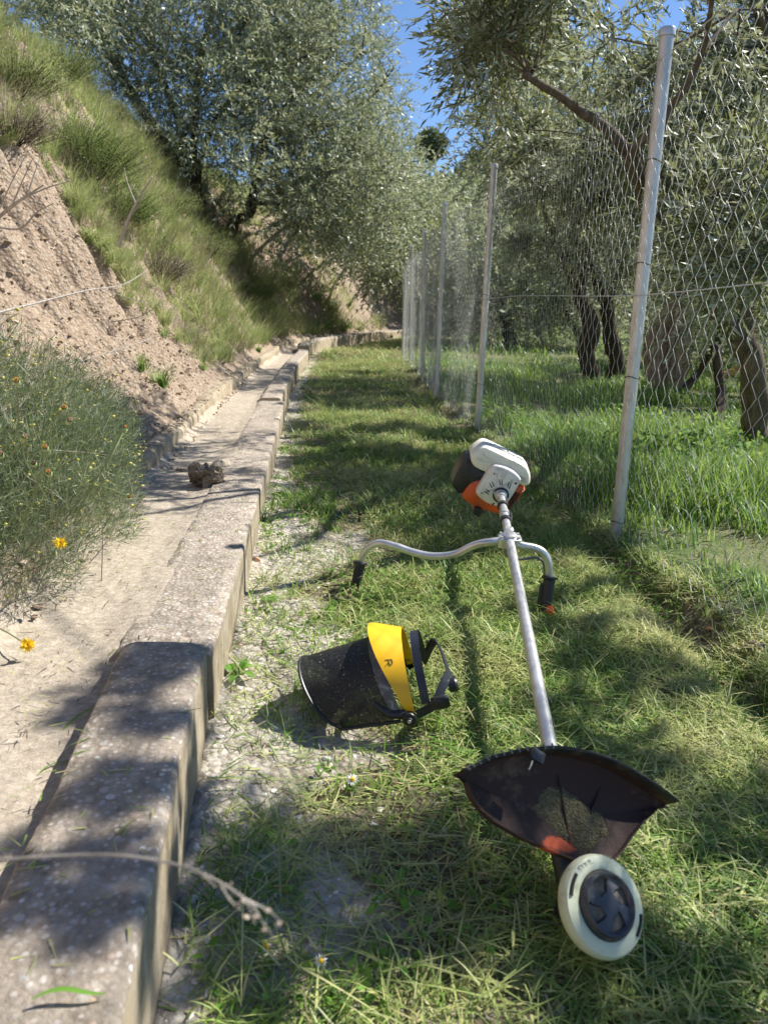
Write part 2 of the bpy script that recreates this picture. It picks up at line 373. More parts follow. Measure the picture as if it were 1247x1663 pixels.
def wallseg(Y0, Y1, s0, s1, zt, zb, mats, name, parent, wob=.006, rnd=.012, seed=1, step=.02, lean=0):
    """one cast length of wall between Y0 and Y1; top, faces and both ends"""
    Ys = np.arange(Y0, Y1 + 1e-6, step); nY = len(Ys)
    prof = [(s1 - lean, zb, 1), (s1, (zt + zb) * .55, 1), (s1, zt - rnd * 2.2, 1), (s1 - rnd * .3, zt - rnd, 0), (s1 - rnd, zt - rnd * .25, 0)] + \
           [(s1 - rnd + (s0 - s1 + 2 * rnd) * k / 7, zt, 0) for k in range(1, 7)] + [(s0 + rnd, zt - rnd * .25, 0), (s0 + rnd * .3, zt - rnd, 0), (s0, zt - rnd * 2.2, 1), (s0, (zt + zb) * .5, 1), (s0, zb, 1)]
    n = len(prof); b = MB(); V = []
    for Y in Ys:
        e = min(Y - Y0, Y1 - Y); er = max(0, (rnd * 1.2 - e)) * .7 if e < rnd * 1.2 else 0
        for (s_, z_, _) in prof: V.append((xw(Y) + s_, Y, gz(Y) + z_ - (er if z_ > zt - .05 else 0)))
    V = np.array(V)
    nz = fbm(V[:, 1] * 9 + V[:, 2] * 5, V[:, 0] * 14, seed); ch = fbm(V[:, 1] * 3, V[:, 0] * 3, seed + 5)
    V[:, 0] += wob * nz; V[:, 2] += wob * .8 * fbm(V[:, 0] * 20, V[:, 1] * 20, seed + 9) + .008 * ch
    # knocked-off arrises
    ed = np.tile(np.array([1 if p[2] == 0 and (i < 5 or i > 10) else 0 for i, p in enumerate(prof)]), nY)
    V[:, 2] -= ed * np.clip(fbm(V[:, 1] * 17, V[:, 1] * 0 + 2, seed + 13) - .12, 0, 1) * .011
    idx = np.arange(nY * n).reshape(nY, n)
    q = np.stack([idx[:-1, :-1], idx[1:, :-1], idx[1:, 1:], idx[:-1, 1:]], -1)
    top = np.array([0 if prof[j][2] == 0 or prof[j + 1][2] == 0 else 1 for j in range(n - 1)])
    for k in (0, 1):
        qq = q[:, top == k].reshape(-1, 4); b.add(np.zeros((0, 3)), None); b.q.append(qq); b.qm.append(np.full(len(qq), k))
    b.v.append(V.astype(np.float32)); b.n += len(V)
    for e, sgn in ((0, 1), (nY - 1, -1)):
        V2 = V[e * n:(e + 1) * n]; c = len(V2)
        t = [(c, k, k + 1) if sgn > 0 else (c, k + 1, k) for k in range(n - 1)]
        b.add(np.concatenate([V2, [V2.mean(0)]]), None, t, 1)
    return b.build(name, mats, parent, sharp=50)
AM = [MAT['agg'], MAT['formed']]
wallseg(-.6, 1.43, -.165, 0, .165, -.03, AM, 'front_wall', chan, .004, .007, 1, .012)
wallseg(1.436, 5.88, -.185, .012, .142, -.03, AM, 'front_wall', chan, .004, .006, 2, .015)
wallseg(5.9, 9.2, -.18, -.02, .165, -.03, AM, 'front_wall', chan, .006, .01, 3)
wallseg(9.22, 12.75, -.18, -.01, .17, -.03, AM, 'front_wall', chan, .006, .01, 4, .03)
wallseg(12.8, 34, -.16, .02, .235, -.03, AM, 'front_wall', chan, .01, .015, 5, .06)
for i, (a, b_) in enumerate([(-.6, 2.9), (2.91, 5.2), (5.21, 8.4), (8.42, 12.4), (12.42, 34)]):
    wallseg(a, b_, -.575, -.475, .215 - .01 * (i % 2), -.03, [MAT['formed'], MAT['formed']], 'back_wall', chan, .02, .012, 40 + i, .02 if i < 3 else .05)
ys = np.concatenate([np.arange(-.6, 7, .02), np.arange(7, 34, .08)]); ss = np.linspace(-.48, -.15, 36)
S_, Y_ = np.meshgrid(ss, ys); X_ = xw(Y_) + S_
Z_ = gz(Y_) + .126 + .010 * fbm(X_ * 4, Y_ * 3, 61) + .0035 * fbm(X_ * 40, Y_ * 40, 62) + .045 * np.clip((-.42 - S_) / .06, 0, 1) * (.6 + fbm(Y_ * 4, S_, 63)) + .014 * np.clip((S_ + .24) / .08, 0, 1) * np.where(Y_ > 1.45, 1, -.3)
Z_ = Z_ - .03 * np.clip((Y_ - 5) / 3, 0, 1) - .006 * np.clip((1.6 - Y_) / .3, 0, 1)
idx = np.arange(S_.size).reshape(S_.shape); b = MB()
b.add(np.stack([X_, Y_, Z_], -1), np.stack([idx[:-1, :-1], idx[:-1, 1:], idx[1:, 1:], idx[1:, :-1]], -1).reshape(-1, 4))
b.build('channel_bed', MAT['silt'], chan, sharp=None)
def bedz(x, Y):
    s = x - xw(Y); return float(gz(Y) + .108 - .03 * np.clip((Y - 5) / 3, 0, 1) - .02 * np.clip((1.6 - Y) / .3, 0, 1))
# ------------------------------------------------------------------ chain-link fence
def m_galv(name, c, dirt, rough=.42, metal=.55):
    m, nt, bs, out = new_mat(name)
    o = ramp(nt, noise(nt, 6, 6, .6, 0, coord(nt, (5, 5, 1))), [(.3, tuple(x * .8 for x in c)), (.7, c)])
    o = mix(nt, o, dirt, ramp(nt, noise(nt, 16, 7, .7, 0, coord(nt, (2.5, 2.5, 1))), [(.5, (0, 0, 0)), (.66, (.6,) * 3)]))
    nt.links.new(o, bs.inputs['Base Color']); bs.inputs['Roughness'].default_value = rough; bs.inputs['Metallic'].default_value = metal
    return m
MAT['galv'] = m_galv('galvanised_steel', (.62, .62, .62), (.36, .31, .25))
MAT['wire'] = m_galv('galvanised_wire', (.62, .63, .61), (.42, .41, .37), .5, .3)
MAT['tie'] = plain('dark_binding_wire', (.06, .055, .05), .6)
MAT['pcap'] = m_galv('post_cap_steel', (.72, .73, .74), (.5, .48, .44), .35)
fence = empty('chain_link_fence', (.9, 2.88, 0), 'galvanised chain-link fence on round posts running along the path edge', 'fence')
posts = [(2.884, .903, .899, 1.765), (5.632, .667, .680, 1.80), (7.806, .492, .496, 1.83), (10.229, .455, .41, 1.80), (12.66, .36, .315, 1.80), (14.36, .262, .245, 1.78),
         (16.8, .37, .37, 1.75), (19.4, .74, .76, 1.75), (22.0, 1.28, 1.27, 1.75), (25.0, 2.05, 2.04, 1.75), (28.3, 3.05, 3.07, 1.75)]
def fpt(Y, z):
    """point on the fence plane (post axis line) at height z over the ground"""
    ys = [.2] + [p[0] for p in posts]; xb = [1.125] + [p[1] for p in posts]; xt = [1.13] + [p[2] for p in posts]
    b = np.interp(Y, ys, xb); t = np.interp(Y, ys, xt); return b + (t - b) * z / 1.76
for i, (Y, xb, xt, top) in enumerate(posts):
    g = float(gz(Y)) ; r = .0235 if i < 2 else .022
    b = MB(); p0 = np.array([xb, Y, g - .12]); p1 = np.array([xt, Y, g + top - (0 if i else .0)])
    if i == 0: p1 = np.array([xt, Y, 1.765])
    b.tube([p0 + (p1 - p0) * t for t in np.linspace(0, 1, 14)], r, 18)
    po = b.build('post', MAT['galv'], fence)
    b = MB(); ax = Vector(p1 - p0).normalized(); O = Vector(p1) - ax * .022
    b.lathe([(r + .001, 0), (r + .004, .002), (r + .004, .022), (r + .002, .027), (.012, .031), (0, .032)], O, ax, 18)
    b.build('post_cap', MAT['pcap'], po)
    for h in ([.07, .62, 1.02, 1.36] if i == 0 else [.33, .95, 1.5] if i < 4 else []):
        c = p0 + (p1 - p0) * ((h + .12) / (top + .12)); b = MB()
        ring = [Vector(c) + Vector((math.cos(a) * (r + .003), math.sin(a) * (r + .003), .004 * math.sin(a * 2))) for a in np.linspace(0, 2 * math.pi, 20)]
        b.tube(ring + [ring[-1] + Vector((.01, .012, -.004))], .0018, 5); b.build('wire_tie', MAT['tie'], po)
# diamond wire, span by span: every wire a zigzag spiral hooked into its neighbour
PW, HH = .045, .0375
ys_all = [.25] + [p[0] for p in posts]
u = ys_all[0]
rng = np.random.default_rng(5)
for k in range(len(ys_all) - 1):
    b = MB(); Ya, Yb_ = ys_all[k], ys_all[k + 1]; far = Ya > 16
    pw = PW * (1.0 if Ya < 12 else 1.6)
    n = int(round((Yb_ - Ya) / pw)); pw = (Yb_ - Ya) / n
    nh = int(1.66 / HH) if Ya < 8 else int(1.64 / HH)
    VV = []; QQ = []; cnt = 0
    for j in range(n):
        yj = Ya + j * pw; h = np.arange(nh + 1) * HH + .03
        zig = (np.arange(nh + 1) + j) % 2
        yy = yj + np.where(zig, pw * 1.06, -pw * .06)
        wv = .014 * np.sin(yj * 3.1 + h * 1.7) + .006 * np.sin(h * 9 + yj * 7)
        yy = yy + .004 * np.sin(h * 23 + yj * 5) + .010 * np.sin(yj * 1.9 + h * 3)
        base = np.maximum(H(fpt(yj, 0), yj), gz(yj) - .02) 
        zz = h + base - .03 + .006 * np.sin(yj * 6)
        xx = fpt(yj, h) - .026 + wv * np.clip(1.2 - np.abs(h - .8), .2, 1) + np.where(zig, .0025, -.0025)
        P = np.stack([xx, yy, zz], 1); r = .00095 if Ya < 5 else .0015
        # square-section wire rings
        for dx, dy in ((r, 0), (-r * .5, r * .87), (-r * .5, -r * .87)): VV.append(P + [dx, dy, 0])
        m_ = nh + 1; i0 = cnt + np.arange(nh)
        for a_, c_ in ((0, 1), (1, 2), (2, 0)): QQ.append(np.stack([i0 + a_ * m_, i0 + c_ * m_, i0 + 1 + c_ * m_, i0 + 1 + a_ * m_], 1))
        cnt += 3 * m_
    b.add(np.concatenate(VV), np.concatenate(QQ)); b.build('mesh_panel', MAT['wire'], fence, sharp=None)
for h in (.92, 1.68):
    b = MB(); ys_ = np.arange(.25, 28.3, .15)
    b.tube([(fpt(y, h) - .027 + .004 * math.sin(y * 5), y, float(gz(y)) + h + .01 * math.sin(y * 1.7)) for y in ys_], .0019, 4, False); b.build('tension_wire', MAT['wire'], fence)

# ------------------------------------------------------------------ brushcutter, lying upside down on its grips
MAT['alu'] = m_galv('scuffed_aluminium_tube', (.66, .655, .65), (.40, .385, .36), .36, .6)
MAT['bar'] = m_galv('brushed_aluminium_bar', (.70, .685, .66), (.50, .48, .44), .33, .65)
MAT['blk'] = plain('black_plastic', (.018, .018, .02), .42, dirt=(.10, .095, .07), dsc=40, dth=(.6, .75))
MAT['rub'] = plain('black_rubber', (.016, .016, .017), .6, dirt=(.08, .075, .05), dsc=30)
MAT['org'] = plain('orange_plastic', (.66, .095, .018), .45, dirt=(.42, .10, .04), dsc=20)
MAT['whi'] = plain('white_plastic', (.74, .72, .67), .38, var=.05, dirt=(.50, .46, .36), dsc=32, dth=(.52, .74))
MAT['slot'] = plain('dark_vent', (.02, .02, .018), .8)
m, nt, bs, out = new_mat('translucent_tank_plastic')
c = ramp(nt, noise(nt, 9, 3), [(.35, (.66, .64, .50)), (.6, (.80, .78, .70))])
nt.links.new(c, bs.inputs['Base Color']); bs.inputs['Roughness'].default_value = .5; bs.inputs['Subsurface Weight'].default_value = .35; bs.inputs['Subsurface Radius'].default_value = (.03, .03, .02); bs.inputs['Subsurface Scale'].default_value = .6
MAT['tank'] = m
bc = empty('brushcutter', (.35, 1.7, 0), 'orange and white petrol brushcutter lying upside down on the mown path, propped on its grips', 'brushcutter')
A = atz(892, 1212, .115); Bp = atz(812, 800, .245)
uax = (Bp - A).normalized()
def pole_at(py):
    lo, hi = -.3, 2.0
    for _ in range(40):
        mid = (lo + hi) / 2; _, y, _ = proj([tuple(A + (Bp - A) * mid)])
        if y[0] > py: lo = mid
        else: hi = mid
    return A + (Bp - A) * mid
lr0 = uax.cross(Vector((0, 0, 1))).normalized(); lu0 = lr0.cross(uax).normalized()
TA = R(26); lr = lr0 * math.cos(TA) - lu0 * math.sin(TA); lu = lr0 * math.sin(TA) + lu0 * math.cos(TA)
SC = (Bp - camo.matrix_world.translation).length / 2.55     # the zoomed outlines were measured for this distance
def zp(pts, k=.000273 * 1.0):
    """outline measured on the enlarged engine, hub at (735,700), into local mm turned by 26 degrees"""
    o = []
    for x, y in pts:
        dx, dy = (x - 735) * k * SC, (y - 700) * k * SC
        o.append((dx * math.cos(TA) + dy * math.sin(TA), dx * math.sin(TA) - dy * math.cos(TA)))
    return o
def part(fn, name, mat, parent=bc, **kw):
    b = MB(); fn(b); return b.build(name, mat, parent, **kw)
# shaft
part(lambda b: b.tube([A - uax * .03, A + (Bp - A) * .3, A + (Bp - A) * .6, Bp + uax * .02], .0128, 20), 'shaft', MAT['alu'])
# engine pieces
EO = Bp
part(lambda b: b.loft(chaikin(zp([(260, 800), (330, 650), (440, 560), (700, 560), (930, 590), (1045, 670), (1030, 720), (850, 975), (740, 1010), (540, 960), (400, 905)]), 1), [(.015, .012), (.02, .004), (.04, 0), (.20, 0), (.235, .012), (.245, .03)], EO, lr, lu, uax), 'engine_shroud', MAT['org'])
part(lambda b: b.loft(chaikin(zp([(330, 300), (235, 395), (150, 600), (150, 665), (250, 800), (330, 690), (420, 640), (560, 660), (620, 470), (520, 470), (400, 400)]), 1), [(.02, .014), (.024, .004), (.04, 0), (.15, 0), (.175, .02)], EO, lr, lu, uax), 'air_filter_cover', MAT['blk'])
tk = part(lambda b: b.loft(chaikin(zp([(345, 270), (420, 185), (500, 133), (590, 165), (800, 262), (1000, 345), (1080, 450), (1092, 590), (1040, 628), (930, 600), (800, 560), (560, 475), (460, 440), (380, 390)]), 2), [(.003, .030), (.0035, .014), (.008, .005), (.018, .001), (.03, 0), (.12, 0), (.145, .01), (.155, .03)], EO, lr, lu, uax), 'fuel_tank', MAT['tank'])
def seam(b):
    P = zp([(600, 172), (690, 212), (800, 258), (910, 305), (1000, 345)])
    for k in range(4):
        c0 = Vector((0, 0, 0)) + EO + lr * ((P[k][0] + P[k + 1][0]) / 2) + lu * ((P[k][1] + P[k + 1][1]) / 2 + .001) + uax * .065
        d = (lr * (P[k + 1][0] - P[k][0]) + lu * (P[k + 1][1] - P[k][1])) * .42
        b.box(c0, d, uax * .008, lu * .0035)
part(seam, 'tank_seam', MAT['tank'], tk)
cov = part(lambda b: b.loft(chaikin(zp([(612, 348), (700, 345), (860, 400), (968, 500), (960, 540), (880, 720), (800, 850), (740, 862), (640, 852), (520, 790), (435, 705), (455, 650), (540, 480)]), 2), [(.02, 0), (-.010, 0), (-.016, .002), (-.019, .006), (-.021, .012), (-.0225, .020), (-.0235, .026)], EO, lr, lu, uax, capa=False), 'clutch_cover', MAT['whi'])
for (x1, y1, x2, y2) in ((705, 490, 720, 580), (735, 490, 742, 580), (612, 520, 650, 600), (590, 552, 628, 618), (826, 528, 808, 605), (850, 545, 828, 622), (552, 628, 600, 675), (536, 655, 596, 706), (668, 808, 645, 840)):
    (xa, ya), (xb, yb) = zp([(x1, y1), (x2, y2)]); pa = EO + lr * xa + lu * ya; pb = EO + lr * xb + lu * yb; dr = pb - pa; side = dr.cross(uax).normalized()
    part(lambda b: b.box((pa + pb) / 2 + uax * -.0200, dr * .5 + uax * -.0012, side * .0016, uax * .0042, bev=.2), 'vent_slot', MAT['slot'], cov)

for (x, y) in ((643, 447), (897, 552), (512, 690)):
    (xa, ya), = zp([(x, y)]); part(lambda b: b.lathe([(.0001, -.0035), (.0028, -.0035), (.0030, -.002), (.0052, -.0015), (.0052, .004)], EO + lr * xa + lu * ya + uax * -.0195, uax, 12), 'screw', MAT['slot'], cov)
part(lambda b: b.lathe([(.027, 0), (.027, -.006), (.024, -.008), (.022, -.006)], EO + uax * -.027, uax, 24), 'hub_ring', MAT['slot'], cov)
part(lambda b: (b.lathe([(.022, .004), (.021, -.010), (.017, -.014), (.0165, -.038), (.0135, -.040)], EO + uax * -.024, uax, 24),
                b.box(EO + uax * -.035 + lr * .018, lr * .008, lu * .0045, uax * .006), b.box(EO + uax * -.035 - lr * .018, lr * .008, lu * .0045, uax * .006)), 'shaft_clamp_collar', MAT['bar'])
def grille(b):
    for k in range(9):
        t = k / 8
        P = zp([(905 + (825 - 905) * t, 705 + (890 - 705) * t), (978 + (868 - 978) * t, 735 + (925 - 735) * t)])
        pa, pb = [EO + lr * x + lu * y for x, y in P]; d = pb - pa
        b.box((pa + pb) / 2 + uax * .0135, d * .5, d.cross(uax).normalized() * .0021, uax * .0042, bev=.2)
part(grille, 'cooling_grille', MAT['slot'])
(xa, ya), = zp([(480, 960)])
part(lambda b: b.lathe([(0, -.03), (.013, -.03), (.0155, -.027), (.0155, .03), (.013, .06)], EO + lr * xa + lu * ya + uax * .03, uax, 20), 'starter_knob', MAT['blk'])
part(lambda b: b.loft(chaikin(zp([(440, 900), (540, 920), (560, 985), (500, 1005), (430, 985), (415, 940)]), 1), [(.035, .004), (.04, 0), (.12, 0)], EO, lr, lu, uax), 'muffler_guard', MAT['org'])
# rings and harness hook on the shaft
for py, r_, w_ in ((822, .0175, .010), (846, .0165, .012)):
    c0 = pole_at(py); part(lambda b: b.lathe([(.013, -w_), (r_, -w_), (r_ + .001, 0), (r_, w_), (.013, w_)], c0, uax, 20), 'black_collar', MAT['blk'])
c0 = pole_at(834); part(lambda b: b.lathe([(.013, -.018), (.0155, -.016), (.0155, .016), (.013, .018)], c0, uax, 20), 'steel_sleeve', MAT['bar'])
part(lambda b: b.tube(smoothpts([c0 + lr0 * .016 + uax * .03, c0 + lr0 * .021 - uax * .0, c0 + lr0 * .018 - uax * .05, c0 + lr0 * .012 - uax * .09]), .0032, 8), 'throttle_cable', MAT['blk'])
# handlebar clamp
cl = pole_at(877)
clamp = part(lambda b: (b.box(cl - lu0 * .004, lr0 * .032, uax * .026, lu0 * .017, bev=.25), b.box(cl + lu0 * .012, lr0 * .018, uax * .020, lu0 * .010, bev=.35), b.box(cl + lu0 * .008 + uax * .05, lr0 * .014, uax * .014, lu0 * .012, bev=.3)), 'handlebar_clamp', MAT['bar'])
for sx in (-1, 1):
    for sy in (-1, 1):
        part(lambda b: b.lathe([(0, .003), (.004, .003), (.0045, 0), (.0045, -.006)], cl + lr0 * .024 * sx + uax * .016 * sy + lu0 * .0135, lu0, 10), 'clamp_bolt', MAT['galv'], clamp)
Yc = cl.y
def hp(pts, y0, y1):
    n = len(pts); return [at(px, py, y0 + (y1 - y0) * i / (n - 1)) for i, (px, py) in enumerate(pts)]
Lb = smoothpts([cl] + hp([(795, 880), (768, 886), (738, 900), (703, 903), (672, 897), (642, 887), (618, 882), (600, 888), (589, 902), (585, 914)], Yc - .005, 2.20))
Rb = smoothpts([cl - uax * .01] + hp([(848, 886), (868, 890), (882, 898), (890, 914), (892, 938)], Yc - .02, 2.08))
part(lambda b: b.tube(Lb, .0108, 16), 'handlebar', MAT['bar']); part(lambda b: b.tube(Rb, .0112, 16), 'handlebar', MAT['bar'])
gl0 = Vector(Lb[-1]); gl1 = at(576, 962, 2.19); gr0 = Vector(Rb[-1]); gr1 = at(884, 998, 2.055)
def grip(b, p, q, r):
    d = (q - p).normalized(); L = (q - p).length
    b.lathe([(.0115, -.004), (r + .006, -.003), (r + .006, .003), (r, .006)] + [(r + (.0012 if i % 2 else 0), .006 + (L - .012) * i / 16) for i in range(17)] + [(r * .8, L), (0, L)], p, d, 18)
part(lambda b: grip(b, gl0, gl1, .0150), 'hand_grip', MAT['rub'])
gp_ = part(lambda b: grip(b, gr0, gr1, .0165), 'throttle_grip', MAT['blk'])
part(lambda b: b.box((gr0 + gr1) / 2 + Vector((-.018, .004, -.004)), (gr1 - gr0) * .36, Vector((.006, 0, 0)), Vector((0, .008, 0)), bev=.3), 'throttle_trigger', MAT['blk'], gp_)
sw = gr0 + (gr1 - gr0) * .84 + Vector((.008, -.018, .002))
part(lambda b: b.box(sw, Vector((.0095, -.003, 0)), Vector((0, .004, .012)), Vector((0, -.009, .002)), bev=.35), 'stop_switch', plain('bright_orange_plastic', (.85, .12, .02), .4), gp_)
cb = smoothpts([cl - lr0 * .01 - lu0 * .016, at(822, 902, Yc - .0), at(845, 908, Yc - .02), at(870, 906, Yc - .02), at(882, 914, 2.11), at(884, 938, 2.10), gr0 + Vector((-.012, .01, -.01))])
part(lambda b: b.tube(cb, .0042, 8), 'throttle_cable', plain('grey_cable_sleeve', (.17, .17, .16), .5))
# gear head, cutting head and guard
nrm = Vector((.36, -.60, .62)).normalized()
HC = at(982, 1470, .842)                                # centre of the cutting head's face
e1 = (uax - nrm * uax.dot(nrm)).normalized(); e2 = nrm.cross(e1).normalized()
G = HC - nrm * .048; KH = .885
Gp = G - nrm * .062 + e1 * .06
part(lambda b: (b.tube(smoothpts([A - uax * .02, (A + Gp) / 2 - nrm * .01, Gp, G - nrm * .03 + e1 * .02], 5), .017, 14), b.lathe([(.012, -.05), (.018, -.035), (.020, .0), (.016, .02)], G, nrm, 18)), 'gear_head', MAT['blk'])
MAT['line'] = plain('pale_green_plastic', (.58, .60, .42), .45, var=.06, sc=14, dirt=(.34, .35, .20), dsc=34, dth=(.50, .70), bmp=.1)
MAT['spool'] = plain('dusty_black_hub', (.035, .038, .048), .38, dirt=(.16, .14, .11), dsc=30, dth=(.5, .7), bmp=.15)
hd = part(lambda b: b.lathe([(r_ * KH, d_) for r_, d_ in [(.030, -.030), (.060, -.026), (.0675, -.018), (.0697, -.012), (.0700, -.008), (.0690, -.002), (.066, .0015), (.060, .003), (.052, .0042), (.0475, .003), (.0465, -.002)]], HC, nrm, 72, refx=e1), 'cutting_head', MAT['line'])
# hub: domed black cap with a raised rim and four windows that show the wound line
def hubh(r, th):
    z = .007 + .004 * (1 - (r / .045) ** 2)
    rim = math.exp(-((r - .041) / .004) ** 2); z += .006 * rim
    w_ = 0
    if .017 < r < .0355:
        a = (math.degrees(th) - 20 + (r - .017) * 900) % 90
        if 14 < a < 62: w_ = 1
    return z - (.0035 * min(1, (r - .015) / .004) if w_ else 0), w_
b = MB(); nr, na = 34, 120; V = []; W = np.zeros((nr, na), bool)
for i in range(nr):
    for k in range(na):
        r_ = .047 * i / (nr - 1); rk_ = r_ * KH; th = 2 * math.pi * k / na; z, w_ = hubh(r_, th); W[i, k] = w_
        if i == nr - 1: z = -.002
        V.append(tuple(HC + nrm * z + (e1 * math.cos(th) + e2 * math.sin(th)) * rk_))
q = []; qs = []
for i in range(nr - 1):
    for k in range(na):
        k2 = (k + 1) % na; f = (i * na + k, i * na + k2, (i + 1) * na + k2, (i + 1) * na + k)
        (qs if W[i, k] and W[i + 1, k] and W[i, k2] and W[i + 1, k2] else q).append(f)
b.add(V, q, None, 0); b.q.append(np.array(qs)); b.qm.append(np.full(len(qs), 1))
b.build('hub_cap', [MAT['spool'], plain('dusty_wound_line', (.12, .10, .075), .75, sc=160, var=.4)], hd, sharp=40)
for a in (R(88), R(-92)):
    def sl(b, a=a):
        P = [HC + nrm * .0030 + (e1 * math.cos(t) + e2 * math.sin(t)) * .0605 * KH for t in np.linspace(a - .26, a + .26, 12)]
        b.tube(P, .0024, 8)
    part(sl, 'line_slot', MAT['slot'], hd)
tc = bpy.data.curves.new('embossed_lettering', 'FONT'); tc.body = 'STIHL'; tc.size = .0105; tc.extrude = .0004; tc.align_x = 'CENTER'; tc.align_y = 'CENTER'
to = bpy.data.objects.new('embossed_lettering', tc); col.objects.link(to); tc.materials.append(plain('worn_lettering', (.42, .44, .33), .6))
# lettering lies on the face, reading upright along its upper rim
upv = (Vector((0, 0, 1)) - nrm * nrm.z).normalized(); rtv = upv.cross(nrm).normalized()
dirv = (upv * math.cos(R(8)) - rtv * math.sin(R(8)))
to.matrix_world = Matrix.Translation(HC + nrm * .0032 + dirv * .0518) @ Matrix((dirv.cross(nrm), dirv, nrm)).transposed().to_4x4()
to.select_set(False); me_ = bpy.data.meshes.new_from_object(to.evaluated_get(bpy.context.evaluated_depsgraph_get())); mw_ = to.matrix_world.copy(); bpy.data.objects.remove(to); to = bpy.data.objects.new('embossed_lettering', me_); col.objects.link(to); to.matrix_world = mw_
to.parent = hd; to.matrix_parent_inverse = Matrix.Identity(4) if hd.matrix_world is None else (Matrix.Identity(4))
HD_FIX = (to, hd)
# guard: a dished orange plate with a black rubber skirt round the outer rim
def onplane(px, py, off):
    r = ray(px, py); o = Vector((0, 0, CH)); P0 = G + nrm * off
    return o + r * ((P0 - o).dot(nrm) / r.dot(nrm))
rim = [(758, 1252), (775, 1243), (800, 1232), (825, 1225), (850, 1220), (878, 1217), (905, 1216), (935, 1219), (965, 1226), (995, 1236), (1025, 1251), (1055, 1269), (1080, 1286), (1101, 1302)]
rim = [tuple(p[:2]) for p in smoothpts([(x, y, 0) for x, y in rim], 4)]
SK = .032; outer = [onplane(x, y, SK) for x, y in rim]
GC = onplane(935, 1392, .0)
base_ = [p - nrm * (SK - .002) for p in outer]
left = [onplane(x, y, .004 + .0 * k) for k, (x, y) in enumerate([(757, 1272), (762, 1292), (777, 1314), (800, 1335), (840, 1358), (885, 1378), (928, 1396)])]
right = [onplane(x, y, .002) for x, y in [(985, 1400), (1003, 1383), (1021, 1357), (1040, 1334), (1062, 1314), (1086, 1311)]]
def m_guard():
    m, nt, bs, out = new_mat('orange_guard_painted_shade_and_dirt')
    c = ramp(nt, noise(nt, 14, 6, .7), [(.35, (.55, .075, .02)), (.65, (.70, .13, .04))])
    at_ = nt.nodes.new('ShaderNodeAttribute'); at_.attribute_name = 'shade_and_grime'
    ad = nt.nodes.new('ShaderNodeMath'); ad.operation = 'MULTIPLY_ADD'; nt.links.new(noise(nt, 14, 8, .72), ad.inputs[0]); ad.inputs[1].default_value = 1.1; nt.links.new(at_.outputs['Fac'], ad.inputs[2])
    c = mix(nt, c, mix(nt, (.018, .012, .009), (.16, .12, .07), ramp(nt, noise(nt, 11, 7, .7), [(.52, (0, 0, 0)), (.66, (.85,) * 3)])), ramp(nt, ad.outputs[0], [(.62, (0,) * 3), (.8, (.97,) * 3)]))  # near-black paints in the interior's shade, brown is its dirt
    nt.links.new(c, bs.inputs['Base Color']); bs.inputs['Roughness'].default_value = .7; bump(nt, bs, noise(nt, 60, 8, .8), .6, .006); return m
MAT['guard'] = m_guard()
cen = GC.copy()
loop = base_ + right[::-1] + left[::-1]
# order: rim left->right, then right side back to centre, then left side out again
loop = [Vector(p) for p in base_] + [right[-1]] + right[-2::-1] + left[::-1]
def plate(b, off=0, thick=0):
    n = len(loop); NR = 16; V = []
    c = (GC * .65 + (base_[len(base_) // 2]) * .35)
    for i in range(NR + 1):
        t = i / NR
        for p in loop:
            q_ = c + (p - c) * t; V.append(tuple(q_ - nrm * (.012 * (1 - t ** 3) + off)))
    q = [(i * n + k, i * n + (k + 1) % n, (i + 1) * n + (k + 1) % n, (i + 1) * n + k) for i in range(NR) for k in range(n)]
    b.add(V, q)
def plate2(b): plate(b); plate(b, .0035)
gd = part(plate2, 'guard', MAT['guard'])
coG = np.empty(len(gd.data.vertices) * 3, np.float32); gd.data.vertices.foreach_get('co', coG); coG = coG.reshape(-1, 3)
gx_, gy_, _ = proj(coG); gr_ = np.clip(1.0 - np.exp(-(((gx_ - 900) / 45) ** 2 + ((gy_ - 1375) / 26) ** 2)) * 1.3 - np.exp(-(((gx_ - 1060) / 50) ** 2 + ((gy_ - 1292) / 14) ** 2)) * .55, 0, 1)  # painted shade over the plate, orange kept at the lit patches
gd.data.attributes.new('shade_and_grime', 'FLOAT', 'POINT').data.foreach_set('value', gr_.astype(np.float32))
def set_shade_grime(o, c0=900, c1=1380, ex=.0):  # same painted shade and dirt mask for rim, lip and ribs
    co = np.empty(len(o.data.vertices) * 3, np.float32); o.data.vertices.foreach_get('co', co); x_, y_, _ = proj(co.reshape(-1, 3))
    g_ = np.clip(1.0 - (1.3 if ex >= 0 else .75) * np.exp(-(((x_ - c0) / 50) ** 2 + ((y_ - c1) / 30) ** 2)) - ex, 0, 1); o.data.attributes.new('shade_and_grime', 'FLOAT', 'POINT').data.foreach_set('value', g_.astype(np.float32))
def skirt(b, pts, d, th, mat=0):
    V = []; n = len(pts)
    for i, p in enumerate(pts):
        o_ = (p - GC); o_ = (o_ - nrm * o_.dot(nrm)).normalized()
        for (h, w_) in ((0, 0), (-d - .004, -.002), (-d - .004, th), (0, th), (.0015, th * .5)): V.append(tuple(p + nrm * h + o_ * w_))
    q = [(i * 5 + k, i * 5 + (k + 1) % 5, (i + 1) * 5 + (k + 1) % 5, (i + 1) * 5 + k) for i in range(n - 1) for k in range(5)]
    q += [(0, 1, 2, 3), ((n - 1) * 5 + 3, (n - 1) * 5 + 2, (n - 1) * 5 + 1, (n - 1) * 5)]
    b.add(V, q)
part(lambda b: skirt(b, outer, .007, .0045), 'rubber_skirt', MAT['rub'], gd, sharp=30)
set_shade_grime(part(lambda b: skirt(b, [p - nrm * .0075 for p in outer], SK - .0075, .0035), 'guard_rim', MAT['guard'], gd, sharp=30), 1040, 1290, -.28)
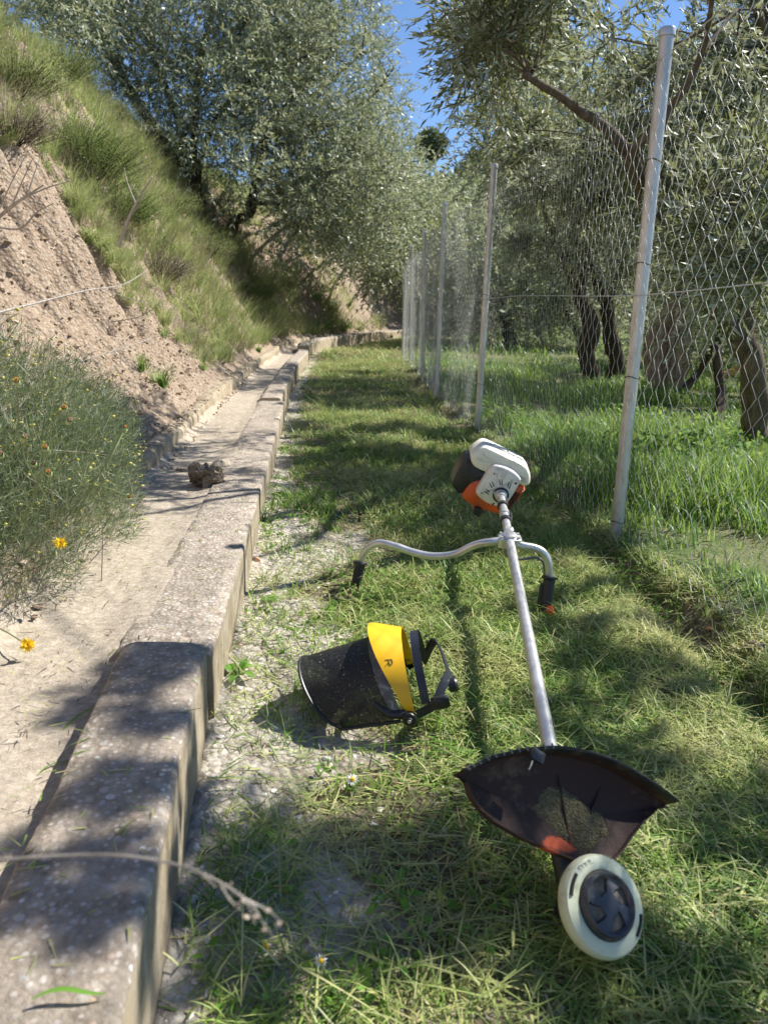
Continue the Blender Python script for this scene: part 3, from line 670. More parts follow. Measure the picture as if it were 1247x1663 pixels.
def notches(b):
    for i in range(1, 24, 2):
        p = outer[i]; o_ = (p - GC); o_ = (o_ - nrm * o_.dot(nrm)).normalized(); b.box(p + nrm * .001 + o_ * .0035, o_ * .004, nrm * .0012, nrm.cross(o_) * .0011)
part(notches, 'skirt_teeth', plain('grey_scuffed_edge', (.17, .17, .15), .8), gd)
def lip(b):
    for P in (left, right):
        n = len(P); V = []
        for i, p in enumerate(P):
            t = .020 * (i / (n - 1)) if P is left else .012
            for h, w_ in ((-.003, 0), (.008, 0), (.008, .0025), (-.003, .003)): V.append(tuple(p + nrm * h + (p - c_).normalized() * w_))
        b.add(V, [(i * 4 + k, i * 4 + (k + 1) % 4, (i + 1) * 4 + (k + 1) % 4, (i + 1) * 4 + k) for i in range(n - 1) for k in range(4)])
c_ = (GC + base_[len(base_) // 2]) / 2
set_shade_grime(part(lip, 'guard_lip', MAT['guard'], gd, sharp=30), 890, 1380, .12)
def ribs(b):
    for px, py in ((905, 1232), (990, 1250)):
        p = onplane(px, py, 0); d = p - GC
        b.box(GC + d * .52 - nrm * .009, d * .40, nrm * .0035, d.cross(nrm).normalized() * .0010)
set_shade_grime(part(ribs, 'guard_rib', MAT['guard'], gd), 960, 1380, .2)
def cut_line(b): b.tube(smoothpts([onplane(864, 1236, .05), onplane(862, 1243, .06), onplane(859, 1249, .07)]), .0011, 5)
part(lambda b: b.box(onplane(872, 1228, .045), e2 * .010, e1 * .008, nrm * .004), 'line_cutter', MAT['blk'], gd)
part(cut_line, 'cutter_blade', MAT['bar'], gd)
# caked clippings inside the guard
def cake(b):
    rg = np.random.default_rng(3); n = 40; V = []; P0 = GC - nrm * .011 + e1 * .054 + e2 * .0
    for i in range(n):
        for k in range(n):
            a = (i / (n - 1) - .5) * .24; c2 = (k / (n - 1) - .5) * .15
            e = max(0, 1 - (a / .072) ** 2 - (c2 / .040) ** 2 + 1.5 * float(fbm(a * 17 + 3, c2 * 17, 79)))
            z = .009 * min(1, e * 1.5) * (1 + 1.2 * float(fbm(a * 30, c2 * 30, 77))) - .003
            V.append(tuple(P0 + e2 * a + e1 * c2 + nrm * z))
    VV = np.array(V); gc = np.array(tuple(GC)); pl = [((np.array(tuple(p)) - gc) @ np.array(tuple(e2)) * .86, (np.array(tuple(p)) - gc) @ np.array(tuple(e1)) * .86 + .008) for p in loop]
    ins = inpoly((VV - gc) @ np.array(tuple(e2)), (VV - gc) @ np.array(tuple(e1)), pl)
    b.add(V, [f for f in ((i * n + k, i * n + k + 1, (i + 1) * n + k + 1, (i + 1) * n + k) for i in range(n - 1) for k in range(n - 1)) if all(ins[list(f)])])
part(cake, 'caked_clippings', m_soil('caked_grass_dirt', (.22, .19, .10), (.10, .09, .04), (.36, .31, .19), .2, None, 4), gd, sharp=None)

# ------------------------------------------------------------------ mesh face shield lying on its side
fs = empty('face_shield', (.05, 1.5, 0), 'black mesh face shield with a yellow brow guard and headband lying on the clippings', 'face shield')
F0 = atz(650, 1166, .036)                                # near pivot
ax = Vector((-.965, .02, -.25)).normalized()                 # towards the chin edge
bk = Vector((0, 0, 1)).cross(ax).normalized()
if bk.y < 0: bk = -bk                                 # away from the camera
upx = ax.cross(bk).normalized()
if upx.z < 0: upx = -upx
RA, RH = .118, .127                                     # half width and height of the barrel
def barrel(a, th, ra=RA, rh=RH, o=0):
    """a = distance along the axis from the pivot, th 0 at the near foot, pi at the far foot"""
    k = 1 - .95 * max(0, a - .02); return F0 + ax * a + bk * (ra - ra * k * math.cos(th)) + upx * (rh * k * math.sin(th)) 
def strip(b, fa0, fa1, n=40, th0=0, th1=math.pi, ra=RA, rh=RH, thick=.002, na=6, bulge=None):
    for off in (0, thick):
        V = []
        for i in range(n + 1):
            th = th0 + (th1 - th0) * i / n; a0, a1 = fa0(th), fa1(th)
            for k in range(na + 1):
                a = a0 + (a1 - a0) * k / na; g_ = bulge(a, th) if bulge else 0
                V.append(tuple(barrel(a, th, ra - off + g_, rh - off + g_) + bk * (off - g_)))
        b.add(V, [(i * (na + 1) + k, i * (na + 1) + k + 1, (i + 1) * (na + 1) + k + 1, (i + 1) * (na + 1) + k) for i in range(n) for k in range(na)])
# yellow brow guard, narrow at the pivots and peaked over the brow
def yw(th):
    s_ = max(0, math.sin(th)); return .016 + .050 * s_ ** 1.4
MAT['yel'] = plain('yellow_plastic', (.83, .47, .01), .38, var=.04, dirt=(.55, .36, .06), dsc=90, dth=(.66, .76))
yg = part(lambda b: strip(b, lambda t: -.030, lambda t: -.030 + yw(t), thick=.0025, rh=RH + .004, ra=RA + .002, bulge=lambda a, th: .42 * max(0, a + .03) * math.sin(th) ** 2), 'brow_guard', MAT['yel'], fs, sharp=25)
def frm(b):
    strip(b, lambda t: .026 * math.sin(t) - .006, lambda t: .026 * math.sin(t) + .016, thick=.004, ra=RA - .001, rh=RH - .002)
part(frm, 'visor_frame', plain('scuffed_grey_plastic', (.085, .085, .09), .5, dirt=(.3, .29, .26), dsc=60), fs)
def m_mesh():
    m, nt, bs, out = new_mat('black_wire_mesh')
    c = ramp(nt, noise(nt, 130, 6, .8), [(.52, (.014, .014, .015)), (.66, (.05, .05, .045)), (.70, (.30, .30, .20))])
    nt.links.new(c, bs.inputs['Base Color']); bs.inputs['Roughness'].default_value = .5
    t = nt.nodes.new('ShaderNodeBsdfTransparent'); mx = nt.nodes.new('ShaderNodeMixShader')
    # woven wires finer than a pixel: a third of the light passes between them
    fac = ramp(nt, noise(nt, 30, 4, .6), [(.3, (.16,) * 3), (.7, (.30,) * 3)])
    sp = ramp(nt, noise(nt, 210, 3, .6), [(.66, (0, 0, 0)), (.69, (1, 1, 1))]); c = mix(nt, c, (.42, .42, .26), sp); nt.links.new(c, bs.inputs['Base Color']); fac = mix(nt, fac, (0, 0, 0), sp)
    nt.links.new(fac, mx.inputs[0]); nt.links.new(bs.outputs[0], mx.inputs[1]); nt.links.new(t.outputs[0], mx.inputs[2]); nt.links.new(mx.outputs[0], out.inputs[0])
    return m
def chin(t): return .122 + .072 * max(0, math.sin(t)) ** .55
vm = part(lambda b: strip(b, lambda t: .012 + .034 * math.sin(t), chin, thick=.0008, na=14, th0=-.02, th1=math.pi + .02, bulge=lambda a, th: .10 * a * math.sin(th) * .3), 'mesh_visor', m_mesh(), fs)
def edge(b):
    E = [barrel(chin(t), t, RA + .0055 * math.sin(t), RH + .0055 * math.sin(t)) - bk * .0055 * math.sin(t) for t in np.linspace(-.05, math.pi + .05, 50)]
    b.tube(E, .0034, 8)
    for t in (-.05, math.pi + .05): b.tube([barrel(a, t) for a in np.linspace(0, chin(t), 10)], .0038, 8)
part(edge, 'visor_edging', MAT['blk'], fs)
# corner brackets between visor frame and pivot
for t, nme in ((.05, 'visor_bracket'), (math.pi - .05, 'visor_bracket')):
    c1 = barrel(.03, t); part(lambda b: b.tube(smoothpts([barrel(-.012, t), barrel(.02, t + (.06 if t < 1 else -.06)), barrel(.045, t + (.26 if t < 1 else -.26))]), [.010, .010, .010, .010, .009, .009, .009, .009, .009, .008, .008, .007, .007, .006, .006, .005, .004][:17], 10), nme, MAT['blk'], fs)
for t, sg in ((0, -1), (math.pi, 1)):
    c1 = barrel(-.018, t) + bk * sg * .004
    k_ = part(lambda b: b.lathe([(0, .017), (.006, .017), (.007, .012), (.0135, .011)] + [(.0145, .009), (.0145, .001), (.012, 0), (.012, -.006)], c1, bk * sg, 10), 'pivot_knob', MAT['blk'], fs)
    part(lambda b: b.lathe([(0, .0195), (.0035, .019), (.0042, .016)], c1, bk * sg, 10), 'screw', MAT['bar'], k_)
# headband: a second, lower arch and the strap closing round behind with its ratchet
def band(b, a0, rad, rh, w_, th0, th1, lean=0):
    strip(b, lambda t: a0 - w_ + lean * math.sin(t), lambda t: a0 + w_ + lean * math.sin(t), ra=rad, rh=rh, th0=th0, th1=th1, thick=.003, na=3)
MAT['band'] = plain('dark_blue_black_plastic', (.022, .024, .035), .38, dirt=(.10, .10, .10), dsc=50, dth=(.6, .75))
hb = part(lambda b: band(b, -.056, .108, .124, .0085, .15, math.pi - .15), 'headband', MAT['band'], fs)
def ringband(b):
    c1 = barrel(-.055, 0)
    P = smoothpts([barrel(-.035, .0), barrel(-.07, .12) + Vector((0, 0, -.0)), barrel(-.098, .35) + bk * .02, barrel(-.112, .6) + bk * .05 - upx * .03, barrel(-.108, 1.5) + upx * -.11, barrel(-.09, 2.4) - upx * .03, barrel(-.05, math.pi)])
    V = []; n = len(P)
    for p in P:
        for h in (-.011, .011):
            for w_ in (0, .003): V.append(tuple(Vector(p) + upx * h * .8 - ax * w_ + ax * h * .3))
    b.add(V, [f for i in range(n - 1) for f in ((i * 4, i * 4 + 2, i * 4 + 6, i * 4 + 4), (i * 4 + 1, i * 4 + 5, i * 4 + 7, i * 4 + 3), (i * 4, i * 4 + 4, i * 4 + 5, i * 4 + 1), (i * 4 + 2, i * 4 + 3, i * 4 + 7, i * 4 + 6))])
part(ringband, 'headband', MAT['band'], fs, sharp=30)
part(lambda b: b.box(barrel(-.085, .16) - bk * .008, ax * .018, bk * .008, upx * .013, bev=.35), 'size_adjuster', MAT['blk'], fs)
part(lambda b: b.lathe([(0, .012), (.012, .012), (.015, .008), (.015, -.006)], barrel(-.112, .5) + bk * .03 - upx * .035, -ax, 14), 'ratchet_knob', MAT['blk'], fs)
part(lambda b: (b.lathe([(0, .004), (.003, .004), (.0035, .001)], barrel(-.082, 1.18, .108, .128), (barrel(-.082, 1.18) - barrel(-.082, 4.3)), 8), b.lathe([(0, .004), (.003, .004), (.0035, .001)], barrel(-.082, 1.32, .108, .128), (barrel(-.082, 1.32) - barrel(-.082, 4.4)), 8)), 'rivet', MAT['slot'], hb)
# handwritten R on the yellow guard, laid on its surface
def Rletter(b):
    def S(x, y):   # x runs down the arc toward the near foot, y along the axis
        t_ = .86 - x / .135; aa = .000 + y; g_ = .42 * max(0, aa + .03) * math.sin(t_) ** 2
        p = barrel(aa, t_, RA + .002 + g_, RH + .004 + g_) - bk * g_
        nn = (bk * (-math.cos(t_) / RA) + upx * (math.sin(t_) / RH)).normalized(); return p + nn * .0006
    k = .0075
    st = [[(-.9, -1), (-.9, 1.1)], [(-.9, 1.1), (.1, 1.2), (.9, .8), (.7, .2), (-.8, .1)], [(-.3, .1), (.4, -.5), (1.0, -1.1)]]
    for s_ in st:
        pts = smoothpts([(x, y, 0) for x, y in s_], 5) if len(s_) > 2 else [(x, y, 0) for x, y in np.linspace(s_[0], s_[1], 6)]
        b.tube([S(p[0] * k * .8, -p[1] * k * .8) for p in pts], .0009, 5)
part(Rletter, 'handwritten_letter', plain('faded_marker_ink', (.20, .12, .02), .7), yg)
# ------------------------------------------------------------------ blades, leaves, twigs
def blades(b, base, az, L, W, th0, th1, segs=3, roll=None, m=0, tip=.0):
    """curved tapering blades; th = lean from upright at foot and tip"""
    base = np.asarray(base, float); n = len(base)
    f = lambda v: np.broadcast_to(np.asarray(v, float), (n,))
    az, L, W, th0, th1 = map(f, (az, L, W, th0, th1))
    d = np.stack([np.cos(az), np.sin(az), np.zeros(n)], 1)
    ra = az + math.pi / 2 + (0 if roll is None else roll); wv = np.stack([np.cos(ra), np.sin(ra), np.zeros(n)], 1)
    p = base.copy(); V = []
    for k in range(segs + 1):
        t = k / segs
        if k:
            th = th0 + (th1 - th0) * (t - .5 / segs)
            p = p + (d * np.sin(th)[:, None] + np.array([0, 0, 1.]) * np.cos(th)[:, None]) * (L / segs)[:, None]
        if k < segs: ww = (W * (1 - t ** 1.6) * .5)[:, None]; V += [p - wv * ww, p + wv * ww]
        else: V.append(p)
    V = np.stack(V, 1); nv = V.shape[1]; i0 = np.arange(n) * nv
    q = np.concatenate([np.stack([i0 + 2 * k, i0 + 2 * k + 1, i0 + 2 * k + 3, i0 + 2 * k + 2], 1) for k in range(segs - 1)]) if segs > 1 else None
    t = np.stack([i0 + 2 * (segs - 1), i0 + 2 * segs - 1, i0 + 2 * segs], 1)
    b.add(V, q, t, m)
def leaves(b, c, d, L, W, rg, m=0, fold=.25):
    """lance-shaped leaves from points c along directions d"""
    n = len(c); d = d / (np.linalg.norm(d, axis=1)[:, None] + 1e-9)
    r = rg.normal(size=(n, 3)); s = np.cross(d, r); s /= np.linalg.norm(s, axis=1)[:, None] + 1e-9; u = np.cross(s, d)
    L = np.broadcast_to(L, (n,))[:, None]; W = np.broadcast_to(W, (n,))[:, None]
    V = np.stack([c, c + d * L * .42 + s * W * .5 + u * W * fold, c + d * L - u * W * fold, c + d * L * .42 - s * W * .5 + u * W * fold], 1)
    i0 = np.arange(n) * 4; b.add(V, np.stack([i0, i0 + 1, i0 + 2, i0 + 3], 1), None, m)
def twigs(bl, bw, S, D, L, nl, lL, lW, rg, droop=.25, tw=.0016, ml=0, spread=.75):
    """leafy shoots: starts S, directions D, length L; paired leaves go into bl and the stems into bw"""
    n = len(S); D = D / (np.linalg.norm(D, axis=1)[:, None] + 1e-9); L = np.broadcast_to(L, (n,))
    def pt(t): return S + D * (L * t)[:, None] + np.array([0, 0, -1.]) * (L * droop * t * t)[:, None]
    for k in range(nl):
        t = (k + .6 + rg.random(n) * .3) / nl; c = pt(t)
        r = rg.normal(size=(n, 3)); s = np.cross(D, r); s /= np.linalg.norm(s, axis=1)[:, None]
        sp = spread * (1.15 - .6 * (k / nl))
        for sg in (1, -1):
            dd = D * 1.0 + s * sg * sp + rg.normal(size=(n, 3)) * .25; dd[:, 2] -= droop * t
            leaves(bl, c, dd, lL * (.65 + .6 * rg.random(n)), lW * (.75 + .5 * rg.random(n)), rg, ml)
    if bw is not None:
        a = pt(0.); e = pt(.55); f = pt(1.); r = np.cross(D, rg.normal(size=(n, 3))); r /= np.linalg.norm(r, axis=1)[:, None]; r2 = np.cross(D, r)
        V = []
        for p, w_ in ((a, tw), (e, tw * .7), (f, tw * .3)):
            for ang in (0, 2.09, 4.19): V.append(p + (r * math.cos(ang) + r2 * math.sin(ang)) * w_)
        V = np.stack(V, 1); i0 = np.arange(n) * 9
        q = np.concatenate([np.stack([i0 + s_ * 3 + k, i0 + s_ * 3 + (k + 1) % 3, i0 + s_ * 3 + 3 + (k + 1) % 3, i0 + s_ * 3 + 3 + k], 1) for s_ in (0, 1) for k in range(3)])
        bw.add(V, q)

G1, G2, G3 = (.075, .16, .018), (.12, .24, .03), (.20, .30, .06)
STRAW, STR2 = (.50, .44, .22), (.36, .31, .15)
MAT['clip'] = leafmat('cut_grass', [(0, (.03, .09, .012)), (.25, (.10, .22, .03)), (.48, (.21, .34, .055)), (.66, (.38, .48, .12)), (.83, (.62, .61, .28)), (.92, (.46, .38, .20)), (1, (.12, .20, .11))], tr=.3, rough=.5, patch=(.46, .45, .19), psc=1.7, spec=.35)
MAT['tuft'] = leafmat('fresh_grass', [(0, (.04, .12, .015)), (.4, (.09, .22, .025)), (.75, (.17, .33, .05)), (1, (.30, .36, .10))], tr=.35, rough=.42, spec=.45)
MAT['orch'] = leafmat('orchard_grass', [(0, (.035, .13, .015)), (.4, (.075, .23, .022)), (.8, (.14, .33, .04)), (1, (.28, .34, .10))], tr=.4, rough=.42, spec=.45)
MAT['bgrass'] = leafmat('feathery_bank_grass', [(0, (.07, .13, .03)), (.3, (.18, .28, .08)), (.6, (.34, .42, .17)), (.85, (.50, .50, .28)), (1, (.62, .56, .38))], tr=.4, rough=.55, patch=(.13, .235, .055), psc=1.1)
MAT['dryb'] = leafmat('dry_bank_stems', [(0, (.24, .19, .15)), (.5, (.38, .31, .25)), (1, (.52, .45, .36))], tr=.1, rough=.7)
MAT['litter'] = leafmat('dark_dry_litter', [(0, (.07, .05, .035)), (.6, (.16, .12, .08)), (1, (.34, .28, .20))], tr=0, rough=.8)
MAT['thyme'] = leafmat('small_leaved_shrub', [(0, (.06, .12, .025)), (.5, (.15, .26, .06)), (1, (.30, .40, .13))], tr=.3)
MAT['broad'] = leafmat('broad_weed_leaf', [(0, (.06, .18, .02)), (.6, (.13, .30, .04)), (1, (.24, .42, .08))], tr=.35, rough=.6, spec=.2)
MAT['silver'] = leafmat('silvery_needle_leaves', [(0, (.03, .065, .025)), (.35, (.10, .165, .07)), (.7, (.21, .275, .16)), (.9, (.36, .40, .28)), (1, (.58, .56, .46))], tr=.2, rough=.6)
MAT['bud'] = leafmat('yellow_green_buds', [(0, (.42, .40, .06)), (.6, (.60, .52, .08)), (1, (.48, .50, .20))], tr=.1)
MAT['olive'] = leafmat('olive_leaf', [(0, (.05, .075, .028)), (.4, (.095, .13, .048)), (.75, (.16, .195, .08)), (1, (.27, .28, .12))], under=(.36, .40, .31), tr=.25, rough=.5, spec=.3)
MAT['olivefar'] = leafmat('olive_leaf_grey_green', [(0, (.075, .105, .045)), (.4, (.17, .215, .095)), (.75, (.29, .33, .17)), (1, (.42, .44, .27))], under=(.44, .48, .35), tr=.28, rough=.45, spec=.4)
MAT['olivedark'] = leafmat('olive_leaf_deep_green', [(0, (.055, .08, .035)), (.5, (.16, .20, .095)), (1, (.33, .36, .21))], under=(.42, .46, .34), tr=.28, rough=.45, spec=.4)
MAT['bush'] = leafmat('evergreen_leaf', [(0, (.02, .045, .012)), (.6, (.045, .085, .02)), (1, (.09, .14, .04))], tr=.15)
MAT['scrub'] = leafmat('hill_scrub_leaf', [(0, (.08, .12, .035)), (.5, (.15, .19, .07)), (.8, (.26, .25, .15)), (1, (.34, .29, .22))], tr=.1)
def barkmat(name, a, b_, c_):
    m, nt, bs, out = new_mat(name)
    n = noise(nt, 1, 8, .75, .4, coord(nt, (22, 22, 6))); c = ramp(nt, n, [(.3, a), (.5, b_), (.72, c_)])
    nt.links.new(c, bs.inputs['Base Color']); bs.inputs['Roughness'].default_value = .9; bs.inputs['Specular IOR Level'].default_value = .15
    bump(nt, bs, n, 1, .02); return m
MAT['bark'] = barkmat('olive_bark', (.06, .045, .032), (.15, .115, .08), (.28, .235, .18))
MAT['barkd'] = barkmat('dark_olive_bark', (.03, .024, .018), (.075, .058, .042), (.16, .13, .10))
MAT['stump'] = barkmat('gnarled_dead_wood', (.08, .055, .04), (.44, .34, .26), (.70, .60, .49))
MAT['raw'] = barkmat('raw_split_wood', (.34, .16, .05), (.55, .30, .10), (.70, .50, .26))
MAT['twig'] = barkmat('bleached_twig', (.30, .26, .21), (.48, .43, .37), (.66, .61, .55))

rg = np.random.default_rng(11)
def pathpts(n, Y0, Y1, pw=1.0):
    """random points over the path, denser with nearness"""
    Y = Y0 + (Y1 - Y0) * rg.random(n) ** pw; u = rg.random(n); x = xw(Y) + .02 + u * (xf(Y) + .02 - xw(Y)); return x, Y, x - xw(Y), u
def clipdens(x, Y, s):
    """how thick the clippings lie: thin on the gravel beside the wall, heaped in windrows elsewhere"""
    d = np.clip((s - .30 * (1 - .75 * np.clip((Y - 2.9) / 1.2, 0, 1)) - .30 * fbm(Y * 1.1, x * 1.1, 41)) / .20, .13, 1)
    near = np.where(Y < 1.25, np.clip(.35 + 2.2 * fbm(x * 3.2, Y * 3.2, 45), .12, .8), 0)
    d = np.maximum(d, near)
    d = d * np.where(x > xf(Y) - .2, np.clip(.35 + 1.5 * fbm(x * 4, Y * 4, 47), .05, 1), 1)
    d = d * np.clip(.78 + 1.1 * fbm(x * 2.4, Y * 2.4, 43), .16, 1)
    return d
# mown clippings: lying blades
b = MB()
for n, Y0, Y1, L, W in ((52000, .45, 1.5, .050, .0029), (66000, 1.5, 3.0, .058, .0033), (70000, 3.0, 6.5, .072, .0044), (36000, 6.5, 13, .10, .007), (16000, 13, 26, .14, .013)):
    x, Y, s, u = pathpts(n, Y0, Y1)
    k = rg.random(n) < clipdens(x, Y, s); x, Y, s = x[k], Y[k], s[k]; n = len(x)
    heap = np.clip(fbm(x * 2.4, Y * 2.4, 43) + .3, 0, 1) * .028 * np.clip((s - .3) / .3, 0, 1)
    z = H(x, Y) + .002 + heap * rg.random(n) + .010 * rg.random(n) ** 2
    az = rg.random(n) * 6.283; 
    th0 = np.where(rg.random(n) < .25, rg.uniform(.4, 1.2, n), rg.uniform(1.25, 1.75, n)); th1 = rg.uniform(1.2, 2.0, n)
    blades(b, np.stack([x, Y, z], 1), az, L * (.4 + 1.1 * rg.random(n)), W * (.5 + .9 * rg.random(n)), th0, th1, 3, roll=rg.uniform(-.6, .6, n))
n = 2600; x, Y, s, u = pathpts(n, .5, 5.5, 1.1); k = rg.random(n) < clipdens(x, Y, s) + .1; x, Y = x[k], Y[k]; n = len(x)
blades(b, np.stack([x, Y, H(x, Y) + .012 + .02 * rg.random(n)], 1), rg.random(n) * 6.283, .13 * (.5 + rg.random(n)), .0030 * (.5 + .6 * rg.random(n)) * (1 + Y * .12), rg.uniform(1.35, 1.65, n), rg.uniform(1.45, 1.8, n), 4)
tag(b.build('mown_grass', MAT['clip'], sharp=None), 'yellow green grass clippings strewn over the path', 'grass', kind='stuff')
# short regrowth standing on the path, in tufts
b = MB()
for n, Y0, Y1, hh in ((3600, .5, 2.0, .044), (3200, 2.0, 6, .052), (1300, 6, 14, .06)):
    x, Y, s, u = pathpts(n, Y0, Y1); d = np.clip(.25 + 1.6 * fbm(x * 1.9, Y * 1.9, 51) + .6 * (u - .4) + np.where(Y < 1.3, .22, 0), 0.03, 1) * np.where(s < .1, .5, 1)
    k = rg.random(n) < d; x, Y, u = x[k], Y[k], u[k]; n = len(x); m_ = 12
    xx = np.repeat(x, m_) + rg.normal(0, .012, n * m_); YY = np.repeat(Y, m_) + rg.normal(0, .012, n * m_); N = n * m_
    sc = np.repeat(.6 + .9 * rg.random(n), m_) * (1 + .0 * YY)
    blades(b, np.stack([xx, YY, H(xx, YY) - .003], 1), rg.random(N) * 6.283, hh * sc * (.5 + rg.random(N)), .0024 * (.6 + .8 * rg.random(N)) * (1 if Y1 < 3 else 1.8), rg.uniform(.05, .6, N), rg.uniform(.7, 1.7, N), 3)
tag(b.build('grass_regrowth', MAT['tuft'], sharp=None), 'short green grass tufts growing through the clippings', 'grass', kind='stuff')
# small leafy clover-like ground cover
b = MB(); x, Y, s, u = pathpts(8000, .5, 5, 1.2); k = rg.random(len(x)) < np.clip(.1 + 2 * fbm(x * 2.7, Y * 2.7, 57), 0, 1); x, Y = x[k], Y[k]
xx = np.repeat(x, 6) + rg.normal(0, .014, len(x) * 6); YY = np.repeat(Y, 6) + rg.normal(0, .014, len(x) * 6); N = len(xx)
d = rg.normal(size=(N, 3)); d[:, 2] = abs(d[:, 2]) * .5 + .1
leaves(b, np.stack([xx, YY, H(xx, YY) + .004 + .014 * rg.random(N)], 1), d, .014 * (.6 + rg.random(N)), .009 * (.6 + rg.random(N)), rg, fold=.1)
tag(b.build('ground_cover', MAT['broad'], sharp=None), 'tiny round-leaved weeds among the clippings', 'weeds', kind='stuff')
# clippings and crumbs fallen on the wall and in the channel
b = MB(); n = 850; Y = .5 + 8 * rg.random(n) ** 1.4; s = -.47 + .47 * rg.random(n); x = xw(Y) + s
z = gz(Y) + np.where(s > -.175, np.where(Y < 1.43, .166, .1435), .134)
az = rg.random(n) * 6.283
blades(b, np.stack([x, Y, z], 1), az, .03 * (.4 + rg.random(n)), .0022 * (.5 + rg.random(n)) * (1 + Y * .1), rg.uniform(1.4, 1.6, n), rg.uniform(1.5, 1.68, n), 3)
n = 1500; Y = 1.0 + 6 * rg.random(n) ** 1.3; s = -.47 + .28 * rg.random(n) ** 1.3; x = xw(Y) + s; k = rg.random(n) < np.clip(.4 + 2 * fbm(x * 4, Y * 4, 85), .05, 1); x, Y = x[k], Y[k]; n = len(x); bd = MB()
blades(bd, np.stack([x, Y, gz(Y) + .134 - .03 * np.clip((Y - 5) / 3, 0, 1)], 1), rg.random(n) * 6.283, .03 * (.3 + rg.random(n)), .0022 * (.5 + rg.random(n)), rg.uniform(1.35, 1.6, n), rg.uniform(1.5, 1.7, n), 3)
tag(bd.build('dry_litter', MAT['litter'], sharp=None), 'dark dry plant litter scattered over the silt of the channel', 'litter', kind='stuff')
tag(b.build('fallen_clippings', MAT['clip'], sharp=None), 'scattered cut blades lying on the concrete channel', 'grass', kind='stuff')
# gravel and crumbs of earth
def pebbles(b, P, r, rg_, m=0):
    ico = np.array([(0, 0, -1), (.72, -.53, -.45), (-.28, -.85, -.45), (-.89, 0, -.45), (-.28, .85, -.45), (.72, .53, -.45), (.28, -.85, .45), (-.72, -.53, .45), (-.72, .53, .45), (.28, .85, .45), (.89, 0, .45), (0, 0, 1)])
    T = np.array([(0, 1, 2), (1, 0, 5), (0, 2, 3), (0, 3, 4), (0, 4, 5), (1, 5, 10), (2, 1, 6), (3, 2, 7), (4, 3, 8), (5, 4, 9), (1, 10, 6), (2, 6, 7), (3, 7, 8), (4, 8, 9), (5, 9, 10), (6, 10, 11), (7, 6, 11), (8, 7, 11), (9, 8, 11), (10, 9, 11)])
    n = len(P); V = ico[None] * (1 + .3 * rg_.normal(size=(n, 12, 1))) * np.stack([.7 + .6 * rg_.random(n), .7 + .6 * rg_.random(n), .45 + .4 * rg_.random(n)], 1)[:, None]
    a = rg_.random(n) * 6.28; c, s_ = np.cos(a)[:, None], np.sin(a)[:, None]; V = np.stack([V[..., 0] * c - V[..., 1] * s_, V[..., 0] * s_ + V[..., 1] * c, V[..., 2]], -1)
    V = V * np.asarray(r)[:, None, None] + P[:, None]; b.add(V, None, (T[None] + (np.arange(n) * 12)[:, None, None]).reshape(-1, 3), m)
MAT['stones'] = leafmat('limestone_chips', [(0, (.30, .26, .20)), (.4, (.48, .43, .36)), (.7, (.62, .58, .52)), (.9, (.78, .75, .70)), (1, (.50, .30, .20))], tr=0, rough=.9, spec=.2)
MAT['crumbs'] = leafmat('earth_crumbs', [(0, (.22, .16, .11)), (.6, (.38, .29, .20)), (1, (.52, .43, .33))], tr=0, rough=.95, spec=.1)
b = MB(); n = 3200; Y = .5 + 7 * rg.random(n) ** 1.5; s = .01 + .55 * rg.random(n) ** 1.3; x = xw(Y) + s
pebbles(b, np.stack([x, Y, H(x, Y)], 1), .0012 + .006 * rg.random(n) ** 4 + .001 * Y / 3, rg)
n = 1500; Y = .5 + 6 * rg.random(n); x = xw(Y) + (xf(Y) - xw(Y)) * rg.random(n); pebbles(b, np.stack([x, Y, H(x, Y)], 1), .002 + .007 * rg.random(n) ** 4, rg)
tag(b.build('gravel', MAT['stones'], smooth=False), 'pale limestone chips scattered along the foot of the wall', 'gravel', kind='stuff')
b = MB(); n = 7000; Y = 1.6 + 6.5 * rg.random(n) ** 1.1; s = -.40 - .62 * rg.random(n) ** .8; x = xw(Y) + s
z = np.where(s > -.475, gz(Y) + .136, np.where(s > -.575, gz(Y) + .213, H(x, Y)))
pebbles(b, np.stack([x, Y, z], 1), .002 + .010 * rg.random(n) ** 4, rg)
n = 2500; px_ = rg.uniform(0, 350, 700); 
tag(b.build('earth_crumbs', MAT['crumbs'], smooth=False), 'loose earth crumbs fallen along the back wall of the channel', 'earth', kind='stuff')

# ------------------------------------------------------------------ orchard grass
b = MB()
for n, Y0, Y1, w0, L, W in ((26000, .7, 2.6, 1.1, .15, .0045), (46000, 2.6, 6, 2.6, .20, .0065), (42000, 6, 13, 5.5, .20, .011), (26000, 13, 34, 14, .26, .024)):
    Y = Y0 + (Y1 - Y0) * rg.random(n); f = .03 + w0 * rg.random(n) ** (1.0 if Y0 > 2 else .9); x = xf(Y) + f
    k = rg.random(n) < np.clip(.50 + 2.2 * fbm(x * 1.5, Y * 1.5, 71), .04, 1) * np.where(f < .05, .6, 1); x, Y, f = x[k], Y[k], f[k]; n = len(x)
    hs = np.clip(.70 + 1.1 * fbm(x * 1.1, Y * 1.1, 73), .35, 1.4) * np.where(f < .12, .7, 1)
    blades(b, np.stack([x, Y, H(x, Y) - .01], 1), rg.random(n) * 6.283, L * hs * (.5 + .9 * rg.random(n)), W * (.5 + rg.random(n)), rg.uniform(.0, .35, n), rg.uniform(.5, 1.7, n), 3)
tag(b.build('orchard_grass', MAT['orch'], sharp=None), 'lush green grass growing under the olive trees beyond the fence', 'grass', kind='stuff')
